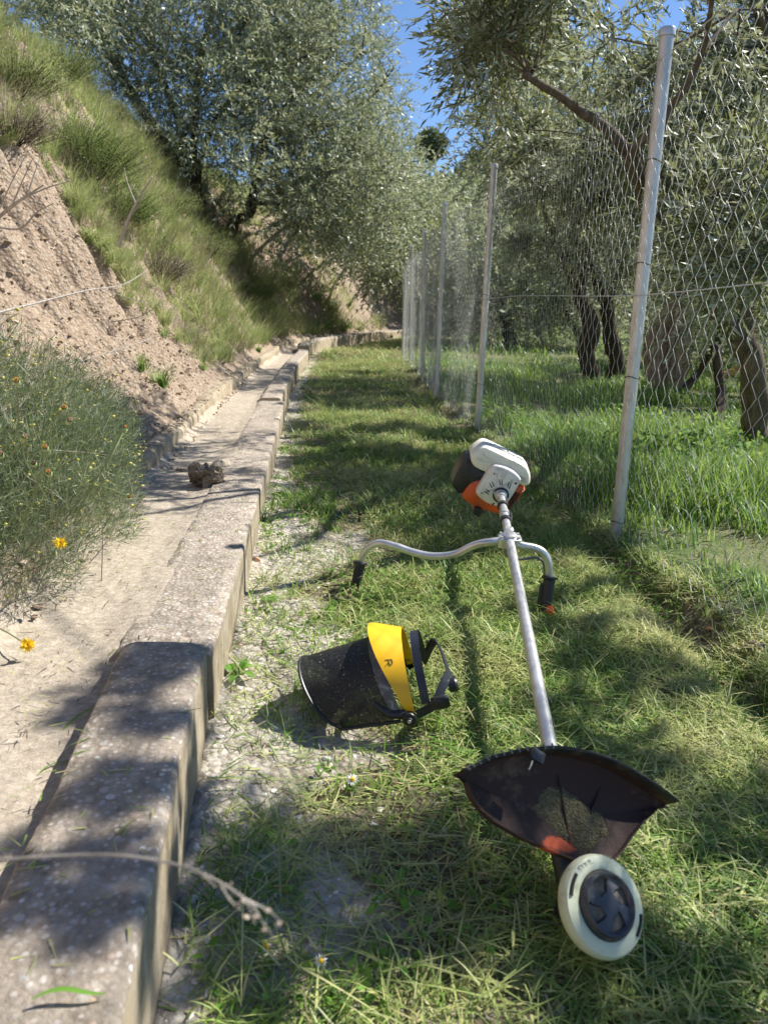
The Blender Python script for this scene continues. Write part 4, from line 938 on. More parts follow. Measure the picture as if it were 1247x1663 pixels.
# broad-leaved weeds in it
b = MB(); n = 1500; Y = 1.2 + 5.5 * rg.random(n); x = xf(Y) + .08 + 2.2 * rg.random(n); k = rg.random(n) < np.clip(.2 + 1.8 * fbm(x * 1.9, Y * 1.9, 77), 0, 1); x, Y = x[k], Y[k]
xx = np.repeat(x, 9) + rg.normal(0, .03, len(x) * 9); YY = np.repeat(Y, 9) + rg.normal(0, .03, len(x) * 9); N = len(xx); d = rg.normal(size=(N, 3)); d[:, 2] = abs(d[:, 2]) * .7 + .2
leaves(b, np.stack([xx, YY, H(xx, YY) + .02 + .12 * rg.random(N)], 1), d, .045 * (.5 + rg.random(N)), .020 * (.5 + rg.random(N)), rg, fold=.15)
tag(b.build('broadleaf_weeds', MAT['broad'], sharp=None), 'broad-leaved green weeds in the grass beyond the fence', 'weeds', kind='stuff')
# dry grass and debris by the ditch at the foot of the fence
b = MB(); n = 2000; Y = .8 + 11 * rg.random(n) ** 1.2; x = xf(Y) + rg.normal(-.05, .12, n); k = rg.random(n) < np.clip(.45 + 1.8 * fbm(Y * 1.7, x * 1.5, 81), 0, 1); x, Y = x[k], Y[k]; n = len(x)
blades(b, np.stack([x, Y, H(x, Y)], 1), rg.random(n) * 6.283, .09 * (.4 + rg.random(n)), .0022 * (1 + Y / 4), rg.uniform(.1, 1.5, n), rg.uniform(1.0, 2.3, n), 3)
tag(b.build('dry_grass', MAT['dryb'], sharp=None), 'dry brown grass matted in the little ditch along the fence', 'dry grass', kind='stuff')

# ------------------------------------------------------------------ bank vegetation
def bankpt(px, py): return hit(px, py)
scars = [(x_, y_, r_) for x_, y_, r_ in ((575, 462, .85), (592, 490, .7), (545, 430, .55), (497, 492, .45), (640, 470, 1.2), (655, 440, 1.1), (443, 410, .4), (470, 405, .35))]
scars = [(bankpt(a, c_), r_) for a, c_, r_ in scars]
TOP = [(0, 215), (60, 232), (95, 262), (115, 325), (132, 372), (165, 410), (190, 450), (215, 490), (255, 515), (305, 560), (328, 600), (330, 640), (300, 760), (150, 900), (-200, 1200), (-300, 200)]
def bare(P):
    px, py, f = proj(P); px = px + 22 * fbm(P[:, 1] * 5, P[:, 2] * 5, 91); py = py + 16 * fbm(P[:, 1] * 5 + 9, P[:, 2] * 5, 92)
    r = inpoly(px, py, TOP)
    for c_, rr in scars:
        dd = np.sqrt(((P - np.array(c_)) ** 2 * np.array([1, .45, 1.4])).sum(1)); r |= dd < rr * (1 + .8 * fbm(P[:, 1] * 2.3, P[:, 2] * 2.3, 93))
    return r
def bankscatter(n, Y0, Y1, t0, t1):
    Y = Y0 + (Y1 - Y0) * rg.random(n); t = t0 + (t1 - t0) * rg.random(n); x = xw(Y) - .56 - t; return np.stack([x, Y, H(x, Y)], 1)
for nm, mat, parts_, lab in (('bank_grass', 'bgrass', ((24000, 4.0, 8, .2, 3.6, .13, .0050), (26000, 8, 14, .1, 4.2, .17, .009), (22000, 14, 26, .05, 5.5, .24, .016), (12000, 3.0, 9, 2.8, 6, .28, .010)), 'feathery green grass covering the steep earth bank'),
                             ('dry_bank_grass', 'dryb', ((14000, 4.0, 8, .25, 3.8, .24, .0036), (12000, 8, 18, .05, 4.5, .28, .009)), 'dry straw-coloured stalks mixed into the grass of the bank')):
    b = MB()
    for n, Y0, Y1, t0, t1, L, W in parts_:
        P = bankscatter(n, Y0, Y1, t0, t1); P = P[~bare(P)]
        cl_ = fbm(P[:, 1] * 2.2, P[:, 2] * 2.2 + P[:, 0], 95); k = rg.random(len(P)) < np.clip(.68 + 1.8 * cl_, .12, 1); P = P[k]; cl_ = cl_[k]; n = len(P)
        az = rg.normal(-.25, .9, n) + 2.2 * fbm(P[:, 1] * 1.3, P[:, 2] * 1.3, 96); L_ = L * (.5 + 1.1 * rg.random(n)) * np.clip(1 + 1.9 * cl_, .4, 2.1)
        blades(b, P - [0, 0, .01], az, L_, W * (.5 + .8 * rg.random(n)), rg.uniform(.0, .7, n), rg.uniform(.7, 1.9, n), 3)
    for n, Y0, Y1, t0, t1, L in (((520, 3.9, 8, .15, 3.7, .26), (520, 8, 14, .1, 4, .34), (330, 14, 24, .05, 5, .46), (120, 3, 9, 2.8, 5.5, .42)) if nm == 'bank_grass' else ((170, 4, 8, .2, 3.8, .26), (200, 8, 18, .1, 4.5, .36))):
        C_ = bankscatter(n, Y0, Y1, t0, t1); C_ = C_[~bare(C_)]; m_ = 70; k = np.repeat(np.arange(len(C_)), m_); N = len(k); sz = (.45 + .9 * rg.random(len(C_)))[k]
        az = rg.random(N) * 6.283; rr_ = rg.random(N) * L * .22 * sz; B_ = C_[k] + np.stack([np.cos(az) * rr_, np.sin(az) * rr_, np.zeros(N)], 1)
        blades(b, B_ - [0, 0, .02], az + rg.normal(0, .35, N), L * sz * (.5 + .8 * rg.random(N)), (.0034 + L * .010) * (.6 + .7 * rg.random(N)) * (.75 if nm != 'bank_grass' else 1), rg.uniform(.0, .55, N), rg.uniform(.9, 2.2, N), 4)
    tag(b.build(nm, MAT[mat], sharp=None), lab, 'grass', kind='stuff')
# tussocks hanging over the upper rim of the bare face
b = MB(); rim_ = [(20, 222), (70, 238), (95, 262), (110, 300), (120, 330), (135, 365), (160, 400), (185, 440), (205, 475), (235, 500), (270, 520), (300, 550), (325, 590)]
for k_ in range(72):
    i_ = rg.integers(0, len(rim_) - 1); t_ = rg.random(); c_ = hit(rim_[i_][0] * (1 - t_) + rim_[i_ + 1][0] * t_ + rg.normal(8, 16), rim_[i_][1] * (1 - t_) + rim_[i_ + 1][1] * t_ + rg.normal(0, 12)); m_ = 60; sz = rg.uniform(.10, .26)
    blades(b, np.array(tuple(c_)) + rg.normal(0, .02, (m_, 3)), rg.normal(-.4, 1.1, m_), sz * rg.uniform(.5, 1.2, m_), .0042 * rg.uniform(.6, 1.3, m_), rg.uniform(.1, .9, m_), rg.uniform(1.4, 2.7, m_), 4)
tag(b.build('hanging_grass', MAT['bgrass'], sharp=None), 'grass tussocks hanging over the rim of the bare earth face', 'grass', kind='stuff')
# crumbled clods on the bare faces give them their pitted relief
b = MB(); P = bankscatter(26000, 2.6, 8, .02, 3.2); P = P[bare(P)]; P[:, 2] -= .004; pebbles(b, P, .003 + .016 * rg.random(len(P)) ** 5, rg)
P = bankscatter(16000, 8, 24, .02, 3.4); P = P[bare(P)]; P[:, 2] -= .01; pebbles(b, P, .008 + .04 * rg.random(len(P)) ** 5, rg)
tag(b.build('earth_lumps', MAT['crumbs'], smooth=False), 'small lumps of earth stuck in the bare bank faces', 'earth', kind='stuff')
# shrubs one can tell apart on the bank
def shrub(name, label, p, r, h, mat, n=260, nl=9, lL=.018, lW=.006, seed=0, lean=(.25, -.1), stem='barkd', group=None, cat='shrub', leafy=1.0):
    q = np.random.default_rng(seed); root = empty(name, tuple(p), label, cat, group); bl, bw = MB(), MB()
    th = q.random(n) * 6.283; rr = np.sqrt(q.random(n)); D = np.stack([np.cos(th) * rr * .9 + lean[0], np.sin(th) * rr * .9 + lean[1], .45 + .6 * q.random(n)], 1); D /= np.linalg.norm(D, axis=1)[:, None]
    S = np.array(tuple(p)) + np.stack([np.cos(th) * rr * r * .45, np.sin(th) * rr * r * .45, q.random(n) * h * .35 - .03], 1) + D * (q.random(n) * h * .45)[:, None]
    twigs(bl, bw, S, D, h * (.35 + .4 * q.random(n)), int(nl * leafy), lL, lW, q, .15, .0013 + h * .001)
    for k in range(9):
        a = q.random() * 6.28; e = np.array([math.cos(a) * r * .6 + lean[0] * h, math.sin(a) * r * .6 + lean[1] * h, h * .7]); bw.tube(smoothpts([np.array(tuple(p)) - [0, 0, .05], np.array(tuple(p)) + e * .45 + q.normal(size=3) * .02, np.array(tuple(p)) + e], 4), np.linspace(.006, .002, 9), 5)
    bl.build('foliage', MAT[mat], root, sharp=None); bw.build('stems', MAT[stem], root, sharp=None); return root
SH = [(150, 300, .34, .42, 'thyme', 'dark green small-leaved shrub overhanging the bare earth face'),
      (125, 262, .26, .34, 'thyme', 'bright green bushy shrub at the upper edge of the bare earth face'),
      (200, 360, .22, .30, 'thyme', 'small green shrub just under the dark overhanging one on the bank'),
      (275, 350, .30, .34, 'bgrass', 'light green feathery bush on the bank below the leaning olive trunks'),
      (330, 420, .32, .36, 'bgrass', 'feathery yellow-green bush in the middle of the bank'),
      (262, 455, .24, .26, 'dryb', 'greyish dry twiggy bush at the lower tip of the earth face'),
      (225, 215, .36, .26, 'dryb', 'brownish dry twiggy bush above the overhanging green shrub'),
      (405, 490, .40, .42, 'thyme', 'rounded deep green bush hanging toward the channel'),
      (455, 470, .34, .34, 'bgrass', 'pale green bush beside the narrow far stretch of channel'),
      (530, 395, .42, .45, 'bgrass', 'light feathery bush on top of the far eroded bank'),
      (585, 415, .40, .42, 'thyme', 'green bush crowning the far eroded bank'),
      (30, 150, .40, .45, 'bgrass', 'tall pale green bush at the upper left edge of the bank'),
      (100, 130, .42, .50, 'bgrass', 'light green bush leaning out near the top of the bank'),
      (20, 225, .30, .30, 'dryb', 'dry reddish brown bush at the left edge above the earth face'),
      (175, 190, .38, .34, 'bgrass', 'feathery grass bush beside the base of the leftmost olive limb')]
for i, (px, py, r_, h_, mt, lb) in enumerate(SH):
    p = bankpt(px, py); p.z -= .04; shrub('bank_shrub', lb, p, r_ * (1.35 if py > 240 else .9), h_ * (1.3 if py > 240 else .85), mt, 430 if mt != 'dryb' else 420, 10 if mt == 'thyme' else 6, .016 if mt == 'thyme' else .034, .0075 if mt == 'thyme' else .0035, 300 + i, (.3, -.15), leafy=1.0 if mt != 'dryb' else .6)
# strappy tufts at the foot of the face
def tuft(name, label, p, n, L, W, mat, seed, cat='grass tuft', spread=(.1, 1.0), group=None):
    q = np.random.default_rng(seed); b = MB(); B = np.array(tuple(p)) + np.stack([q.normal(0, L * .12, n), q.normal(0, L * .12, n), np.full(n, -.005)], 1)
    blades(b, B, q.random(n) * 6.283, L * (.5 + .7 * q.random(n)), W * (.6 + .7 * q.random(n)), q.uniform(.0, spread[0] + .5, n), q.uniform(.5, spread[1] + .9, n), 4)
    return tag(b.build(name, MAT[mat], sharp=None, origin=tuple(p)), label, cat, group)
for i, (px, py, n, L, W, lb) in enumerate([(262, 628, 90, .20, .007, 'dark green strappy grass tuft at the foot of the bare earth face'),
                                           (232, 600, 50, .15, .006, 'smaller strappy tuft on crumbled earth left of the dark green one'),
                                           (330, 600, 40, .10, .006, 'small bright tuft above the channel back wall'),
                                           (265, 548, 40, .13, .004, 'sparse green tuft beside the grey dry bush'),
                                           (420, 572, 70, .12, .012, 'fleshy green clump growing from a joint of the back wall')]):
    tuft('grass_tuft', lb, gp(px, py), n, L, W, 'tuft' if i != 4 else 'broad', 400 + i)

# ------------------------------------------------------------------ the flowering bush in the left foreground
bp = Vector((-1.02, 2.02, .12))
fb = empty('flowering_bush', tuple(bp), 'silvery needle-leaved bush dotted with yellow buds, spilling over the channel at left', 'bush')
q = np.random.default_rng(77); n = 44000
c = q.normal(size=(n, 3)); c /= np.linalg.norm(c, axis=1)[:, None]; rr = q.random(n) ** .42
lobe = 1 + .55 * fbm(c[:, 0] * 2.2 + 4, c[:, 1] * 2.2 + c[:, 2] * 2, 106); P = np.array([-1.03, 2.02, .34]) + c * (rr * lobe)[:, None] * np.array([.42, .66, .40]); P[:, 2] = np.maximum(P[:, 2], H(P[:, 0], P[:, 1]) + .01)
px, py, _ = proj(P); k = (px < 215 + 25 * fbm(P[:, 1] * 6, P[:, 2] * 6, 99)) & ~((py > 880) & (px > 150 - (py - 880) * .35)) & (py < 1075) & (py > 478 + .12 * px + 12 * fbm(P[:, 1] * 8, P[:, 2] * 8, 97))
k |= (px < -10); k &= (fbm(P[:, 0] * 6 + P[:, 2] * 3, P[:, 1] * 6 + P[:, 2] * 4, 105) + .22 * (rr < .75) > -.30)
P = P[k & (P[:, 1] > 1.35)]; c = c[k & (True)][:0]; n = len(P)
D = (P - np.array([-1.15, 2.1, .0])); D /= np.linalg.norm(D, axis=1)[:, None]; D = D * .7 + np.array([.35, -.05, .45]) + q.normal(size=(n, 3)) * .55
bl, bw, bb = MB(), MB(), MB()
leaves(bl, P, D, .044 * (.5 + q.random(n)), .0017 * (.6 + .8 * q.random(n)), q, fold=.3)
P2 = P + q.normal(size=P.shape) * .02; D2 = D + q.normal(size=P.shape) * .5; leaves(bl, P2, D2, .030 * (.5 + q.random(n)), .0015, q, fold=.3)
m_ = 900; i_ = q.integers(0, n, m_)
V0 = P[i_]; 
for a, d_ in zip(V0[:620], D[i_][:620]):
    d_ = d_ / np.linalg.norm(d_); a0 = a - d_ * q.uniform(.10, .28); bw.tube([a0, (a0 + a) / 2 + q.normal(size=3) * .006, a], [.0016, .0013, .0006], 3, False)
i_ = q.integers(0, n, 3800); w_ = (fbm(P[i_][:, 0] * 5, P[i_][:, 1] * 5, 98) + .35 + (P[i_][:, 2] - .35)) > q.random(3800) * .9
pebbles(bb, P[i_][w_] + D[i_][w_] * .03, .0026 + .0022 * q.random(w_.sum()), q)
bl.build('foliage', MAT['silver'], fb, sharp=None); bw.build('stems', MAT['twig'], fb, sharp=None); bb.build('flower_buds', MAT['bud'], fb, sharp=None)
MAT['petal'] = leafmat('yellow_petal', [(0, (.90, .55, .01)), (1, (.95, .72, .02))], tr=.25, rough=.5)
MAT['petalo'] = leafmat('faded_orange_petal', [(0, (.85, .36, .03)), (.6, (.75, .42, .10)), (1, (.62, .30, .22))], tr=.2)
MAT['pinkbud'] = leafmat('pinkish_seed_head', [(0, (.60, .38, .30)), (1, (.70, .55, .42))], tr=.1)
MAT['calyx'] = plain('pale_green_calyx', (.36, .42, .18), .6)
MAT['stemg'] = plain('grey_green_stem', (.20, .24, .10), .6)
def flower(label, head, foot, r, kind, seed, name='yellow_flower', cat='flower'):
    q = np.random.default_rng(seed); root = empty(name, tuple(foot), label, cat); head, foot = Vector(head), Vector(foot)
    b = MB(); mid = (head + foot) / 2 + Vector(q.normal(size=3) * .02) + Vector((0, 0, .02)); P = smoothpts([foot, mid, head], 8); b.tube(P, .0016, 6); b.build('stem', MAT['stemg'], root)
    d = (head - mid).normalized(); d = (d + Vector((0, -.5, .3))).normalized(); b = MB()
    b.lathe([(.001, -.012), (.005, -.009), (.0062, -.002), (.005, .001)], head, d, 10); b.build('calyx', MAT['calyx'], root)
    b = MB(); A_ = d.orthogonal().normalized(); B_ = d.cross(A_)
    if kind == 'open':
        for ring, (nn, rr_, up) in enumerate(((17, 1.0, .15), (14, .75, .45), (10, .45, .9))):
            th = (np.arange(nn) + .5 * ring) / nn * 6.283 + q.normal(0, .08, nn); dd = np.array([tuple((A_ * math.cos(t) + B_ * math.sin(t)) + d * up) for t in th])
            leaves(b, np.tile(np.array(tuple(head)), (nn, 1)) + dd * .001, dd, r * rr_ * (.9 + .2 * q.random(nn)), r * .42, q, fold=.05)
        mt = 'petal'
    else:
        nn = 12; th = np.arange(nn) / nn * 6.283; dd = np.array([tuple((A_ * math.cos(t) + B_ * math.sin(t)) * .35 + d) for t in th]); leaves(b, np.tile(np.array(tuple(head)), (nn, 1)), dd, r, r * .4, q, fold=.1)
        mt = 'petalo' if kind == 'shut' else 'pinkbud'
    b.build('petals', MAT[mt], root, sharp=None); return root
flower('open yellow flower against the bush, above the channel floor', at(98, 882, 1.62), at(60, 960, 1.72), .0155, 'open', 1)
flower('open yellow flower low over the channel at the left edge', at(45, 1047, 1.42), at(-30, 1010, 1.6), .0165, 'open', 2)
flower('small yellow-orange flower on a dark stem leaning right of the bush', at(204, 696, 1.75), at(110, 840, 1.75), .0095, 'shut', 3)
flower('half-closed orange flower tilted over the channel back wall', at(210, 806, 1.7), at(120, 850, 1.75), .0095, 'shut', 4)
for i, (px, py, k_, lb) in enumerate([(105, 662, 'shut', 'orange closed flower head highest on the right side of the bush'), (28, 619, 'shut', 'orange closed flower head near the left edge, topmost of all'), (40, 710, 'pink', 'pinkish seed head left of the orange closed heads'),
                                  (74, 727, 'shut', 'orange closed flower head in the middle of the bush'), (80, 768, 'shut', 'dull orange closed head lowest in the middle of the bush'), (2, 738, 'pink', 'pink seed head cut by the left edge of the photo'),
                                  (113, 683, 'pink', 'pink seed head just under the highest orange head'), (55, 752, 'pink', 'small pink seed head beside the dull orange one')]):
    flower(lb, at(px, py, 1.45), at(px - 35, py + 130, 1.6), .011, k_, 20 + i, 'flower_head', 'flower')
# ------------------------------------------------------------------ daisies, weeds, stones, twigs
def daisy(label, p, r, seed, d=(0, -.5, .85)):
    q = np.random.default_rng(seed); root = empty('daisy', tuple(p), label, 'flower'); p = Vector(p); d = Vector(d).normalized(); A_ = d.orthogonal().normalized(); B_ = d.cross(A_); hd_ = p + Vector((0, 0, .03))
    b = MB(); b.tube(smoothpts([p - Vector((0, -.01, .02)), p + Vector((.004, 0, .012)), hd_]), .0011, 5); b.build('stem', MAT['stemg'], root)
    b = MB(); n = 12; th = np.arange(n) / n * 6.283; dd = np.array([tuple(A_ * math.cos(t) + B_ * math.sin(t)) for t in th]); P0 = np.array(tuple(hd_)) + dd * r * .3
    for k in range(2): leaves(b, P0, dd + q.normal(size=(n, 3)) * .08, r * .8, r * .42, q, fold=.03)
    b.build('petals', MAT['wpetal'], root, sharp=None)
    b = MB(); b.lathe([(r * .42, 0), (r * .38, r * .2), (r * .2, r * .33), (0, r * .36)], hd_, d, 14); b.build('flower_centre', plain('daisy_yellow', (.85, .50, .02), .7, sc=400), root)
MAT['wpetal'] = leafmat('white_petal', [(0, (.78, .78, .76)), (1, (.86, .86, .85))], tr=.2)
daisy('white daisy with yellow centre on bare ground below the face shield', gp(572, 1290), .0105, 1)
daisy('half-stripped daisy near the bottom edge of the photo', gp(521, 1592), .008, 2, (0, -.9, .4))
q_ = gp(432, 1560); flower('tiny yellow flower in the grass at the foot of the front wall block', q_ + Vector((0, 0, .02)), q_, .007, 'open', 40)
def rosette(label, p, n, L, W, seed, up=.6, name='leafy_weed', azs=None):
    q = np.random.default_rng(seed); b = MB()
    for k in range(n):
        a = (azs[k] if azs else k / n * 6.283 + q.normal() * .2); l = L * q.uniform(.7, 1.1); u_ = up * q.uniform(.6, 1.2); V = []; m_ = 9
        for i in range(m_):
            t = i / (m_ - 1); c_ = np.array([math.cos(a) * l * t, math.sin(a) * l * t, l * (u_ * t - .75 * u_ * t * t)]); w_ = W * (math.sin(math.pi * min(1, t * .93 + .07) ** 1.3) * .9 + .1 * (1 - t)) * .5; s_ = np.array([-math.sin(a), math.cos(a), 0]) * w_
            V += [c_ - s_ + [0, 0, w_ * .35], c_, c_ + s_ + [0, 0, w_ * .35]]
        b.add(np.array(V) + np.array(tuple(p)), [f for i in range(m_ - 1) for f in ((i * 3, i * 3 + 1, i * 3 + 4, i * 3 + 3), (i * 3 + 1, i * 3 + 2, i * 3 + 5, i * 3 + 4))])
    return tag(b.build(name, MAT['broad'], sharp=None, origin=tuple(p)), label, 'weed')
rosette('light green broad-leaved seedling on pale gravel beside the wall', gp(386, 1098), 6, .060, .020, 1, 1.0, azs=[1.2, .7, 2.2, 2.9, 4.6, 5.6])
rosette('flat green leaf lying on the pale gravel left of the visor', gp(448, 1062), 2, .035, .018, 3, .3)
rosette('small leafy weed on the gravel midway along the wall', gp(440, 975), 5, .035, .018, 4, .7)
rosette('small light green rosette on the channel floor at the left edge', Vector((-.80, 1.33, .1)) if False else atz(8, 1152, .105), 7, .030, .011, 5, .6)
rosette('broad green leaf lying in the shade left of the pale-leaved weed', gp(452, 1375), 3, .045, .018, 6, .4)
rosette('pale broad leaf lying flat in the shaded clippings', gp(553, 1380), 3, .045, .022, 7, .3)
rosette('feathery green seedling in front of the mesh visor', gp(572, 1178), 12, .030, .007, 8, 1.4)
rosette('pale narrow-leaved weed in the foreground grass', gp(645, 1455), 5, .050, .012, 9, .7)
def rock(label, p, r, mat, seed, name='stone', sq=(1, .8, .65), cat='stone', rough=.45):
    q = np.random.default_rng(seed); b = MB(); nu, nv = 28, 18; V = []
    for i in range(nv + 1):
        ph = math.pi * i / nv
        for k in range(nu):
            th = 2 * math.pi * k / nu; d = np.array([math.sin(ph) * math.cos(th), math.sin(ph) * math.sin(th), math.cos(ph)])
            rr = r * (1 + rough * float(fbm(d[0] * 1.7 + seed, d[1] * 1.7 + d[2] * 2.1, seed)) + rough * .35 * float(fbm(d[0] * 6 + seed, d[1] * 6 + d[2] * 5, seed + 3))); V.append(d * rr * np.array(sq))
    b.add(np.array(V) + np.array(tuple(p)), [(i * nu + k, (i + 1) * nu + k, (i + 1) * nu + (k + 1) % nu, i * nu + (k + 1) % nu) for i in range(nv) for k in range(nu)])
    return tag(b.build(name, mat, sharp=50, origin=tuple(p)), label, cat)
clodm = m_soil('dried_mud', (.33, .26, .18), (.20, .15, .10), (.47, .40, .31), .3, None, 2)
rock('large pitted clod of dried mud standing in the channel', atz(338, 800, .11) + Vector((0, .04, .045)), .062, clodm, 5, 'earth_clod', (1, .8, .9), 'clod', 1.0)
rock('smooth pale stone behind the pitted clod', atz(352, 772, .12) + Vector((.0, .10, .02)), .050, MAT['silt'], 8, 'stone', (1, .8, .6), 'stone', .4)
rock('flat sandy clod left of the pitted one in the channel', atz(305, 772, .11) + Vector((0, 0, .01)), .045, clodm, 11, 'earth_clod', (1.2, .7, .4), 'clod', .8)
rock('brown pebble on the edge of the channel silt', atz(312, 862, .13), .017, clodm, 13)
rock('orange stone on the pale gravel beside the wall', gp(417, 912, .004), .0145, plain('orange_stone', (.58, .34, .20), .85, bmp=.3), 15, sq=(.9, .8, .9), rough=.3)
rock('rusty brown stone in the shade of the foreground grass', gp(458, 1447, .004), .011, plain('rusty_stone', (.42, .24, .10), .9, bmp=.3), 17)
rock('whitish pebble in the gravel above the daisy', gp(530, 1236, .003), .009, plain('white_stone', (.6, .58, .54), .85), 19)
rock('reddish leaf-like chip of stone in the ditch by the fence', gp(1152, 1026, .01), .013, plain('reddish_chip', (.50, .20, .10), .85), 21, sq=(1, .5, .5))
rock('brown clod on the ditch edge behind the right grip', gp(922, 848, .01), .030, clodm, 23, 'earth_clod', cat='clod')
rock('sandy clod on the ditch edge at the right edge of the photo', gp(1222, 1058, .01), .028, clodm, 25, 'earth_clod', cat='clod')
rock('sandy clod between the ditch and the foot of the nearest post', gp(1075, 925, .0), .03, clodm, 27, 'earth_clod', cat='clod')
def branch(label, pts, r0, r1, mat='twig', side=None, name='dead_branch', cat='branch', n=8):
    P = smoothpts(pts, n); b = MB(); b.tube(P, np.linspace(r0, r1, len(P)), 6)
    q = np.random.default_rng(int(abs(P[0][0]) * 1e4) % 9999)
    for (i, dv, l) in (side or []):
        a = P[int(i * (len(P) - 1))]; dv = np.array(dv, float); e = a + dv * l; b.tube(smoothpts([a, (a + e) / 2 + q.normal(size=3) * l * .06, e], 4), np.linspace(r1 * 1.3, r1 * .5, 9), 5)
    return tag(b.build(name, MAT[mat], origin=tuple(P[0])), label, cat)
branch('bleached forked branch jutting in from the left over the earth face', [at(-40, 385, 3.6), at(20, 335, 3.5), at(45, 318, 3.45), at(72, 300, 3.4)], .009, .003, side=[(.35, (.5, 0, .9), .22), (.5, (.9, -.1, .3), .25), (.7, (.4, 0, .9), .16), (.2, (.6, 0, 1), .28)])
branch('long bent bleached branch crossing below the forked one', [at(-30, 362, 3.6), at(30, 372, 3.6), at(60, 345, 3.55), at(88, 330, 3.5)], .006, .002, side=[(.5, (.8, 0, -.3), .15)])
branch('long thin dry stem arching across the foot of the earth face', [at(-20, 512, 2.6), at(60, 492, 2.9), at(140, 472, 3.2), at(200, 462, 3.5), at(238, 440, 3.7)], .005, .0015, side=[(.6, (.7, .5, -.2), .3)])
branch('tall grey stick standing up out of the bank bushes', [at(193, 400, 5.0), at(207, 360, 4.95), at(226, 322, 4.9), at(248, 287, 4.85)], .012, .004, side=[(.4, (.6, 0, .8), .2), (.6, (-.3, 0, 1), .2)])
branch('thin curved stem over the green tufts at the foot of the face', [at(180, 523, 3.6), at(225, 515, 3.6), at(255, 497, 3.6)], .003, .001)
branch('thin pale stems reaching from the bush toward the tufts', [at(60, 600, 2.3), at(120, 590, 2.4), at(200, 565, 2.6), at(262, 545, 2.9)], .0025, .001, side=[(.4, (.8, 0, .25), .12), (.6, (.8, 0, -.2), .12)])
branch('upright dead twig stub on the path left of the engine', [gp(583, 848, -.01), gp(583, 848, .04), gp(583, 848, .075) + Vector((-.012, 0, 0))], .006, .002, 'barkd', [(.4, (.5, 0, .8), .05), (.6, (-.6, 0, .7), .03)])
branch('dry dark stalk lying between the left grip and the visor', [gp(520, 958, .01), gp(580, 958, .015), gp(640, 975, .012), gp(700, 1000, .01)], .0022, .001, 'barkd', name='dry_stalk', cat='stalk')
branch('blurred dry oat stem arching low over the front wall block', [at(-60, 1402, .42), at(80, 1391, .41), at(200, 1390, .40), at(300, 1408, .39), at(370, 1440, .385), at(410, 1470, .38)], .0011, .0006, 'twig', [(.66, (.5, .1, -.6), .02), (.75, (.5, .1, -.9), .024), (.82, (.6, .1, -.5), .026), (.9, (.3, .1, -.9), .024), (.97, (.7, .1, -.6), .03), (1, (.5, 0, -.9), .026)], 'dry_stalk', 'stalk')
bt = MB()
for i, (px, py) in enumerate([(375, 1435), (395, 1460), (415, 1490), (436, 1478), (428, 1510), (400, 1490), (385, 1470), (452, 1500)]):
    pebbles(bt, np.array([tuple(at(px, py, .382))]), np.array([.0017]), q)
tag(bt.build('oat_seeds', MAT['dryb'], bpy.data.objects.get('dry_stalk.001')))
def lyingblade(label, px1, py1, px2, py2, z, W, mat='broad'):
    a, c_ = atz(px1, py1, z), atz(px2, py2, z); d = c_ - a; b = MB(); n = 9; V = []; s_ = Vector((-d.y, d.x, 0)).normalized()
    for i in range(n):
        t = i / (n - 1); w_ = W * .5 * max(.08, math.sin(math.pi * t)) ** .6; p = a + d * t + s_ * .004 * math.sin(t * 5) + Vector((0, 0, .004 + .003 * math.sin(t * 4)))
        V += [tuple(p - s_ * w_), tuple(p + Vector((0, 0, -.001))), tuple(p + s_ * w_)]
    b.add(V, [f for i in range(n - 1) for f in ((i * 3, i * 3 + 1, i * 3 + 4, i * 3 + 3), (i * 3 + 1, i * 3 + 2, i * 3 + 5, i * 3 + 4))])
    return tag(b.build('cut_reed', MAT[mat], sharp=None, origin=tuple(a)), label, 'reed')
lyingblade('broad green blade lying on top of the front wall block at the bottom', 52, 1628, 172, 1610, .170, .0062)
lyingblade('long green blade lying from the wall onto the channel floor', 98, 1195, 168, 1138, .115, .0045)
lyingblade('shorter green blade on the shaded edge of the channel floor', 62, 1262, 118, 1232, .115, .0035)
